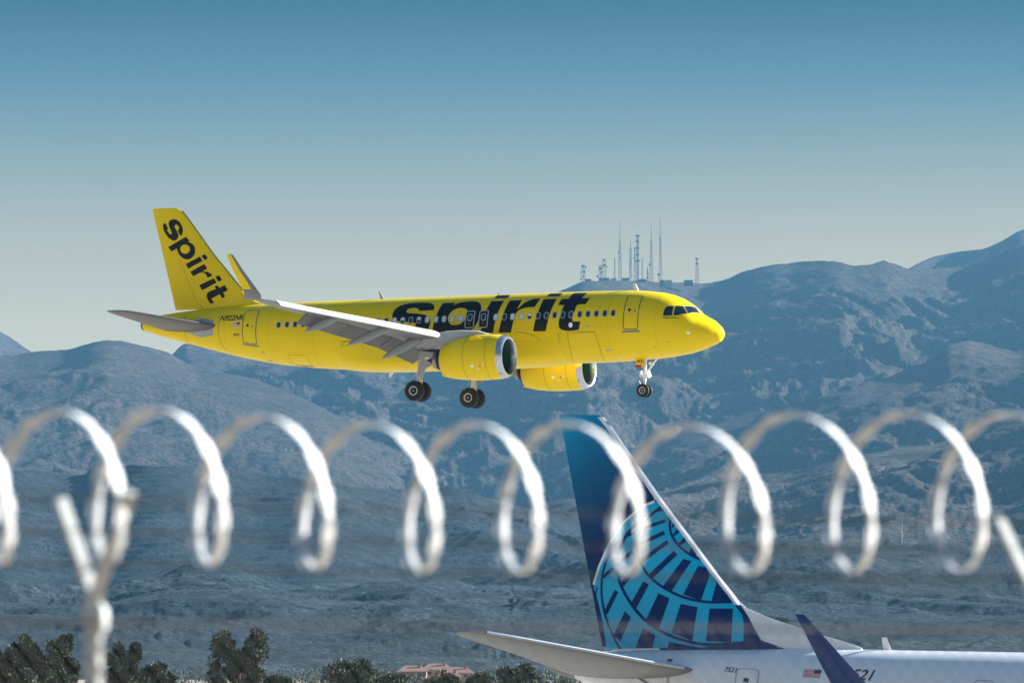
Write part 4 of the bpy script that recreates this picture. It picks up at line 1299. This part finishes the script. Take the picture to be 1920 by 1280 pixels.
hgt = ztop - zbot
k = 0
while U0 + k * sp - hgt < U1:
    for sgn, ff in ((1, -.034), (-1, -.038)):
        ua = U0 + k * sp
        ub = ua - sgn * hgt * .9
        a_, b_ = fp(ua, ff, zbot), fp(ub, ff, ztop)
        if min(ua, ub) > U0 - .4 and max(ua, ub) < U1 + .4:
            mb.tube([a_, a_.lerp(b_, .5), b_], (.0022 if sgn > 0 else .0012), 4)
    k += 1
o = mb.build('chain_link_mesh', paint('mesh_wire', (.05, .05, .055), .6, metal=.1), FENCE, fix=False, off=FO)
o['kind'] = 'stuff'

# razor coil lying in the V of the arms: (place along the fence, loop radius, height of the loop centre)
rz = random.Random(5)
LOOPS = [(-1.74, .201, 915), (-1.399, .201, 914), (-1.106, .203, 911), (-.79, .203, 922), (-.459, .202, 934), (-.12, .206, 936), (.174, .208, 934), (.582, .211, 939), (.937, .226, 926), (1.338, .229, 924), (1.701, .231, 925), (2.07, .232, 927)]
LOOPS = [(u, r_, CAM_Z + (HORIZON - y) / F_PX * (15 + u * math.sin(TH))) for u, r_, y in LOOPS]
LOOPS = [(LOOPS[0][0] - .335 * k, .202, LOOPS[0][2] + rz.uniform(-.01, .01)) for k in range(9, 0, -1)] + LOOPS + [(LOOPS[-1][0] + .345 * k, .23, LOOPS[-1][2] + rz.uniform(-.01, .01)) for k in range(1, 9)]
seg = 64
path = []
for i in range(len(LOOPS) - 1):
    for k in range(seg):
        g = k / seg
        (u0, r0, z0), (u1, r1, z1) = LOOPS[i], LOOPS[i + 1]
        q = g * g * (3 - 2 * g)
        ph = 2 * math.pi * g
        rv = Vector((0, 0, math.cos(ph))) + NEAR * math.sin(ph)
        path.append((fp(u0 + (u1 - u0) * g, 0, z0 + (z1 - z0) * q) + rv * (r0 + (r1 - r0) * q) + AX * (.015 if abs(u0 - .582) < .01 else (.005 if u0 > .3 else 0)) * (1 - math.cos(ph)), rv))
mb = MB()
rr = []
for i, (p, n) in enumerate(path):
    t = (path[min(i + 1, len(path) - 1)][0] - path[max(i - 1, 0)][0]).normalized()
    # the ribbon is cone wound: its flat is tilted towards the run of the fence
    n = (n * math.cos(R(15)) + AX * math.sin(R(15))).normalized()
    b = t.cross(n).normalized()
    rr.append([p + b * .0125 * math.cos(q_) + n * .0035 * math.sin(q_) for q_ in [math.pi / 4 * k_ for k_ in range(8)]])
    if i % 5 == 0 and i > 0:
        tip = [p + t * .033 + b * .0185, p + t * .012 + b * .009, p - t * .012 + b * .009, p - t * .033 + b * .0185]
        tip2 = [p + t * .033 - b * .0185, p + t * .012 - b * .009, p - t * .012 - b * .009, p - t * .033 - b * .0185]
        for q in (tip, tip2):
            mb.add([v + n * .0012 for v in q] + [v - n * .0012 for v in q], [(0, 1, 2, 3), (4, 7, 6, 5), (0, 4, 5, 1), (1, 5, 6, 2), (2, 6, 7, 3), (3, 7, 4, 0)])
mb.loft(rr)
CO = Vector((0, 0, 0)) - Vector((0, 0, Z_APEX))
coil = mb.build('razor_wire_coil', TAPE, None, fix=False, off=CO)
TAPE_SHADE = paint('crimp_side_shade', (0.52, 0.52, 0.51), 0.6, metal=0.2, var=0.2, scale=20)
coil.data.materials.append(TAPE_SHADE)       # crimped inner face, coloured darker so the far strands read as shaded
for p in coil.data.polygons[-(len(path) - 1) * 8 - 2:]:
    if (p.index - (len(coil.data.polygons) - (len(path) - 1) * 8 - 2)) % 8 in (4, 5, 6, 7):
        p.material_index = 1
coil.location = P0 + Vector((0, 0, Z_APEX))
tag(coil, 'blurred bright coil of razor wire resting in the fence arms', 'razor wire')

# ------------------------------------------------------------------ antenna masts on the range
MAST = paint('mast_steel', (0.035, 0.035, 0.035), 0.6, var=0.2)
DISH = paint('dish_grey', (0.05, 0.055, 0.06), 0.6)
BUILD = paint('site_building', (0.30, 0.24, 0.20), 0.8, var=0.2)
DM = 12780.0


def at(px, py, d):
    return Vector(((px - 960) / F_PX * d, d, CAM_Z + (HORIZON - py) / F_PX * d))


def mast(px, top, base, wpx, dishes, label, plat=(), whip=0.0, taper=.35, thick=.5, d=DM):
    b0 = at(px, base + 3, d)
    H = (base + 3 - top) / F_PX * d
    wm = wpx / F_PX * d / 2
    root = empty('antenna_mast', b0)
    tag(root, label, 'antenna mast', 'antenna masts on the mountain crest')
    mb = MB()
    body = H * (1 - whip)
    cs = [(math.cos(a), math.sin(a)) for a in (R(90), R(210), R(330))]
    n = max(5, int(body / 9))
    wd = lambda t: wm * (1 - (1 - taper) * t)
    for c, s in cs:
        mb.tube([(c * wm, s * wm, 0), (c * wd(1), s * wd(1), body)], thick, 4)
    for i in range(n):
        t0, t1 = i / n, (i + 1) / n
        for j in range(3):
            p, q = cs[j], cs[(j + 1) % 3]
            mb.tube([(p[0] * wd(t0), p[1] * wd(t0), body * t0), (q[0] * wd(t1), q[1] * wd(t1), body * t1)], thick * .55, 3)
            mb.tube([(p[0] * wd(t1), p[1] * wd(t1), body * t1), (q[0] * wd(t1), q[1] * wd(t1), body * t1)], thick * .5, 3)
    mb.build('lattice', MAST, root, smooth=False, fix=False)
    if whip:
        MB().tube([(0, 0, body), (0, 0, H)], thick * 1.5, 5, thick * .8).build('whip_antenna', MAST, root)
    for t, dx, r_ in dishes:
        MB().rev([(0, r_), (1.2, r_ * .9), (2.2, r_ * .3)], 'y', (dx, -wm - 1.5, body * t), 10).build('dish', DISH, root)
    for t, r_ in plat:
        MB().rev([(0, r_), (2.2, r_), (2.6, r_ * .6)], 'z', (0, 0, body * t), 8).build('platform', DISH, root)


mast(1094, 497, 526, 9, ((.95, -1, 3.2), (.9, 6, 2.0), (.62, 2, 2.6), (.6, -6, 1.6), (.32, 0, 2.2), (.2, -6, 2.0)), 'short stout mast crowded with dishes, leftmost on the crest', taper=.8)
mast(1126, 497, 524, 7, ((.8, 0, 3), (.55, 3, 2.6), (.3, -7, 2.5)), 'short dish mast just left of a taller paired mast', taper=.9)
mast(1133, 485, 522, 9, ((.95, 0, 2.2), (.7, 3, 2.0), (.62, 8, 1.6)), 'short mast with dishes and a cross arm near the left end', plat=((.68, 6),), taper=.9)
mast(1153, 482, 523, 4, (), 'faint thin mast left of the first tall mast', thick=.3)
mast(1163, 411, 524, 8, ((.72, -3, 2.0), (.6, -1, 1.8)), 'tall tapering mast, first very tall one from the left', whip=.36, taper=.4)
mast(1183, 448, 522, 6, (), 'medium thin mast between the tall mast and the knobbed one', plat=((.5, 2.5),), taper=.5, whip=.2)
mast(1196.5, 440, 523, 4, (), 'straight mast with five dark knobs up its length', plat=((.985, 6), (.86, 6), (.71, 5.5), (.57, 5.5), (.43, 5.5)), taper=1.0, thick=.7)
mast(1191, 462, 523, 4, ((.9, -1, 1.6), (.66, -2, 1.8)), 'thin mast touching the left side of the knobbed mast', thick=.34)
mast(1205, 484, 523, 4, (), 'faint short mast right of the knobbed mast', thick=.3)
mast(1222, 417, 525, 8, ((.42, -4, 2.4), (.1, -9, 2.6)), 'tall tapering mast, second from the right of the cluster', whip=.3, taper=.3)
mast(1215, 500, 525, 4, ((.55, 0, 2.2),), 'very short mast at the foot of the right tall pair', thick=.34)
mast(1239, 408, 525, 8, ((.16, -4, 3.0),), 'tallest mast, standing rightmost of the crowded cluster', whip=.3, taper=.3, plat=((.98, 2.2),))
mast(1308, 484, 529, 8, (), 'lone tapering lattice mast well to the right of the cluster', plat=((.78, 4.5), (.98, 4.5)), taper=.45)


def block(name, px0, px1, top, base, d, mat, label, cat, roof=None, depth=14, door=True, group=None, wins=2):
    a, b = at(px0, base, d), at(px1, base, d)
    H = (base - top) / F_PX * d
    L = b.x - a.x
    root = empty(name, Vector(((a.x + b.x) / 2, d, a.z)))
    tag(root, label, cat, group)
    MB().box(-L / 2, L / 2, 0, depth, -6, H).build('wall', mat, root, smooth=False)
    MB().box(-L / 2 - .4, L / 2 + .4, -.4, depth + .4, H + .005, H + .4 + .06 * H).build('roof', roof or MAST, root, smooth=False)
    if door:
        MB().box(-L * .35, -L * .35 + min(1.6, L * .2), -.08, .2, 0, min(2.6, H * .8)).build('door', DISH, root, smooth=False)
    for k in range(wins):
        x = -L * .1 + k * L * .28
        MB().box(x, x + L * .12, -.06, .2, H * .4, H * .75).build('window', GLASS, root, smooth=False)
    return root


SG = 'equipment buildings on the mountain crest'
block('equipment_building', 1097, 1109, 523, 528, DM - 30, MAST, 'dark low hut beside the leftmost mast', 'hut', group=SG)
block('equipment_building', 1124, 1143, 521, 528, DM - 30, MAST, 'dark wide hut under the paired dish masts', 'hut', group=SG)
block('equipment_building', 1146, 1156, 522, 527, DM - 30, BUILD, 'small tan hut just left of the first tall mast', 'hut', group=SG)
block('equipment_building', 1167, 1181, 521, 527, DM - 30, BUILD, 'tan hut between the first tall mast and the medium mast', 'hut', group=SG)
block('equipment_building', 1199, 1212, 523, 528, DM - 30, MAST, 'dark hut right of the knobbed mast', 'hut', group=SG)
block('equipment_building', 1238, 1247, 525, 530, DM - 30, MAST, 'grey hut at the foot of the tallest mast', 'hut', group=SG)
block('equipment_building', 1248, 1261, 525, 531, DM - 30, paint('pale_hut', (.5, .36, .28), .8), 'pale pinkish hut right of the tallest mast', 'hut', group=SG)
block('equipment_building', 1284, 1300, 525, 531, DM - 30, MAST, 'dark long hut left of the lone mast', 'hut', group=SG)

# poles on the plain at right
def pole(px, top, base, d, wpx, mat, label, arm=True):
    b0 = at(px, base, d)
    H = (base - top) / F_PX * d
    root = empty('utility_pole', b0)
    tag(root, label, 'pole')
    r_ = wpx / F_PX * d / 2
    MB().tube([(0, 0, -8), (0, 0, H)], r_, 8, r_ * .7).build('shaft', mat, root)
    if arm:
        MB().box(-r_ * 5, r_ * 5, -r_ * .6, r_ * .6, H * .94, H * .94 + r_).build('crossarm', mat, root, smooth=False)


pole(1691, 968, 1005, 4900, 1.4, LGREY, 'white slender pole standing on the pale slope at right', False)
pole(1858.5, 935, 1040, 4200, 2.4, paint('pole_brown', (.06, .05, .05), .8), 'tall dark pole near the right fence arm')
pole(1731, 990, 1012, 4900, 1.0, MAST, 'thin faint pole right of the white one')
pole(1905, 975, 1035, 4300, 1.4, MAST, 'dark pole at the right edge behind the fence arm')

# houses beyond the trees
PINK = paint('stucco_pink', (0.36, 0.27, 0.23), 0.85, var=0.08, scale=.3)
TILE = paint('roof_tile', (0.24, 0.14, 0.115), 0.85, var=0.15, scale=.8)


def house(px0, px1, top, base, d, label, depth=9.0):
    a, b = at(px0, base, d), at(px1, base, d)
    L, H = b.x - a.x, (base - top) / F_PX * d
    he = H * .55
    root = empty('house', Vector(((a.x + b.x) / 2, d, a.z)))
    tag(root, label, 'house', 'tile roofed houses beyond the trees')
    MB().box(-L / 2, L / 2, 0, depth, -12, he).build('wall', PINK, root, smooth=False)
    e = .5
    v = [(-L / 2 - e, -e, he), (L / 2 + e, -e, he), (L / 2 + e, depth + e, he), (-L / 2 - e, depth + e, he), (-L / 2 + L * .22, depth / 2, H), (L / 2 - L * .22, depth / 2, H)]
    r_ = MB().add(v, [(0, 1, 5, 4), (2, 3, 4, 5), (1, 2, 5), (3, 0, 4), (0, 3, 2, 1)]).build('roof', TILE, root, smooth=False)
    MB().box(L * .18, L * .18 + .7, depth * .3, depth * .3 + .7, H * .6, H + .5).build('chimney', PINK, r_, smooth=False)
    n = max(2, int(L / 4))
    for k in range(n):
        x = -L / 2 + L * (k + .5) / n
        w_ = MB().box(x - .55, x + .55, -.06, .15, he * .35, he * .8).build('window', LGREY, root, smooth=False)
        MB().box(x - .45, x + .45, -.09, .1, he * .39, he * .76).build('pane', GLASS, w_, smooth=False)


house(748, 800, 1247, 1272, 1250, 'pinkish tile roofed house, left of the group')
house(792, 848, 1243, 1270, 1280, 'pinkish tile roofed house in the middle, tallest of the group')
house(835, 886, 1250, 1274, 1240, 'pinkish tile roofed house, right of the group')
house(822, 862, 1258, 1280, 1150, 'pinkish house standing in front of the group')
block('white_building', 1888, 1918, 1200, 1224, 2600, WHITE, 'small white flat building at the far right edge', 'building', LGREY, 10)

# ------------------------------------------------------------------ trees
def leaf_mat(name, a, b):
    m, nt, bs = nodes(name)
    bs.inputs['Roughness'].default_value = 0.6
    bs.inputs['Specular IOR Level'].default_value = 0.3
    tc = nt.nodes.new('ShaderNodeTexCoord')
    n = nt.nodes.new('ShaderNodeTexNoise')
    n.inputs['Scale'].default_value, n.inputs['Detail'].default_value = 1.7, 5
    r_ = nt.nodes.new('ShaderNodeValToRGB')
    r_.color_ramp.elements[0].position, r_.color_ramp.elements[1].position = .35, .68
    r_.color_ramp.elements[0].color, r_.color_ramp.elements[1].color = a + (1,), b + (1,)
    nt.links.new(tc.outputs['Object'], n.inputs['Vector'])
    nt.links.new(n.outputs['Fac'], r_.inputs['Fac'])
    nt.links.new(r_.outputs[0], bs.inputs['Base Color'])
    return m


NEEDLE = leaf_mat('pine_needles', (0.005, 0.018, 0.005), (0.026, 0.054, 0.010))
SCRUB = leaf_mat('far_scrub', (0.020, 0.036, 0.026), (0.055, 0.072, 0.046))
BARK = paint('bark', (0.055, 0.036, 0.025), 0.9, var=0.25, scale=6, bump=.6)


def clump(V, Fc, c, rx, rz, n, size, rg):
    for _ in range(n):
        while True:
            q = Vector((rg.uniform(-1, 1), rg.uniform(-1, 1), rg.uniform(-1, 1)))
            if 0.15 < q.length < 1: break
        p = c + Vector((q.x * rx, q.y * rx, q.z * rz))
        d = (q + Vector((rg.uniform(-.5, .5), rg.uniform(-.5, .5), rg.uniform(-.1, .9)))).normalized()
        s = d.cross(Vector((rg.uniform(-1, 1), rg.uniform(-1, 1), rg.uniform(-1, 1)))).normalized()
        L, w = size * rg.uniform(.7, 1.5), size * rg.uniform(.22, .42)
        b = len(V)
        V += [p - s * w, p + s * w, p + d * L + s * w * .4, p + d * L - s * w * .4]
        Fc.append((b, b + 1, b + 2, b + 3))


def pine(px, top, d, wpx, label, seed, style='open', trunk_c=None, ground=0.0):
    rg = random.Random(seed)
    x = (px - 960) / F_PX * d
    H = CAM_Z + (HORIZON - top) / F_PX * d - ground
    half = wpx / F_PX * d / 2
    root = empty('pine_tree', Vector((x, d, ground)))
    tag(root, label, 'pine tree', 'pine trees along the airfield')
    mb = MB()
    lean = rg.uniform(-.25, .25)
    axis = lambda z: Vector((lean * math.sin(z / H * 2.2) + .12 * math.sin(z * 1.3 + seed), .1 * math.cos(z + seed), z))
    mb.tube([axis(H * .82 * k / 8) for k in range(9)], .16, 8, .04)
    V, Fc = [], []
    if style == 'open':
        nl = 30
        for i in range(nl):
            f = (i + .5) / nl
            ze = H * (.50 + .46 * f) + rg.uniform(-.1, .1)
            q = (ze / H - .50) / .5
            L = half * math.sqrt(max(.06, 1 - .88 * q * q)) * rg.uniform(.35, 1.1)
            a = i * 2.4 + rg.uniform(-.6, .6)
            s0 = axis(max(.6, ze - .75 * L - .35))
            e0 = Vector((axis(ze).x + math.cos(a) * L, axis(ze).y + math.sin(a) * L, ze))
            mid = s0.lerp(e0, .55) + Vector((0, 0, -.12 * L))
            mb.tube([s0, mid, e0], .045, 5, .012)
            for t, sc in ((1.0, 1.0), (.84, .9), (.66, .8)):
                c = s0.lerp(e0, t) + Vector((rg.uniform(-.1, .1), rg.uniform(-.1, .1), rg.uniform(-.02, .08)))
                r_ = rg.uniform(.15, .26) * sc * min(1.3, half / 1.45)
                clump(V, Fc, c, r_, r_ * rg.uniform(1.1, 1.7), int(230 * sc), .085, rg)
    else:
        for i in range(64):
            a, q = rg.uniform(0, 6.283), rg.uniform(0, 1) ** .55
            f = rg.uniform(0, 1)
            rr_ = half * q * math.sqrt(max(.08, 1 - (f * .96) ** 2.0))
            c = Vector((math.cos(a) * rr_, math.sin(a) * rr_ * .8, H * (.52 + .44 * f) + rg.uniform(-.15, .1)))
            if i % 3 == 0:
                s0 = axis(H * .4)
                mb.tube([s0, s0.lerp(c, .5) + Vector((0, 0, -.1)), c], .06, 5, .015)
            r_ = rg.uniform(.34, .62) * min(1.4, half / 2.0)
            clump(V, Fc, c, r_, r_ * .75, 190, .13, rg)
    mb.build('trunk', trunk_c or BARK, root)
    obj('crown', V, Fc, NEEDLE, root, smooth=False)


pine(60, 1189, 205, 130, 'tall open pine at the left edge, left of the fence post', 3)
pine(122, 1187, 215, 110, 'open pine touching the left side of the fence post', 9)
pine(8, 1215, 198, 80, 'pine cut off by the left frame edge', 14)
pine(228, 1200, 222, 120, 'open pine just right of the fence post', 23)
pine(290, 1246, 236, 110, 'low pine between the post and the tallest pine', 31, 'round')
pine(450, 1172, 230, 150, 'tallest pine, upright and open, right of the fence post', 45)
pine(520, 1262, 250, 80, 'small low pine at the foot of the tallest pine', 52, 'round')
pine(655, 1236, 300, 135, 'round dark pine left of the pink houses', 60, 'round')
pine(735, 1262, 315, 110, 'low round pine in front of the leftmost pink house', 66, 'round')
pine(830, 1264, 330, 120, 'low round pine in front of the middle pink house', 71, 'round')
pine(905, 1264, 325, 100, 'low round pine right of the pink houses', 77, 'round')
pine(965, 1246, 310, 120, 'round dark pine left of the white airliner tail', 83, 'round')
pine(1050, 1276, 310, 90, 'low round pine under the airliner tail cone', 88, 'round')

rg = random.Random(77)
V, Fc = [], []
for i in range(1700):
    d = rg.uniform(900, 2900)
    px = rg.uniform(-350, 2250)
    x = (px - 960) / F_PX * d
    g = float(ground_z(d))
    r_ = rg.uniform(1.2, 3.2)
    for k in range(3):
        clump(V, Fc, Vector((x + rg.uniform(-1, 1) * r_, d + rg.uniform(-1, 1), g + r_ * rg.uniform(.4, 1.1))), r_ * rg.uniform(.5, .9), r_ * .7, 46, r_ * .17, rg)
o = obj('scrub', V, Fc, SCRUB, None, smooth=False)
tag(o, 'blue green scrub and town trees covering the valley floor', None, None, 'stuff')

# ------------------------------------------------------------------ haze
hz, nt, b = nodes('haze_air')
nt.nodes.remove(b)
pv = nt.nodes.new('ShaderNodeVolumePrincipled')
pv.inputs['Color'].default_value = HAZE_COLOR
pv.inputs['Density'].default_value = HAZE_DENSITY
nt.links.new(pv.outputs[0], nt.nodes['Material Output'].inputs['Volume'])
hv = MB().box(-3100, 3100, -300, 17200, -14, 1560)
o = hv.build('haze', hz, None, smooth=False)
tag(o, 'pale air between the camera and the far mountains', None, None, 'stuff')
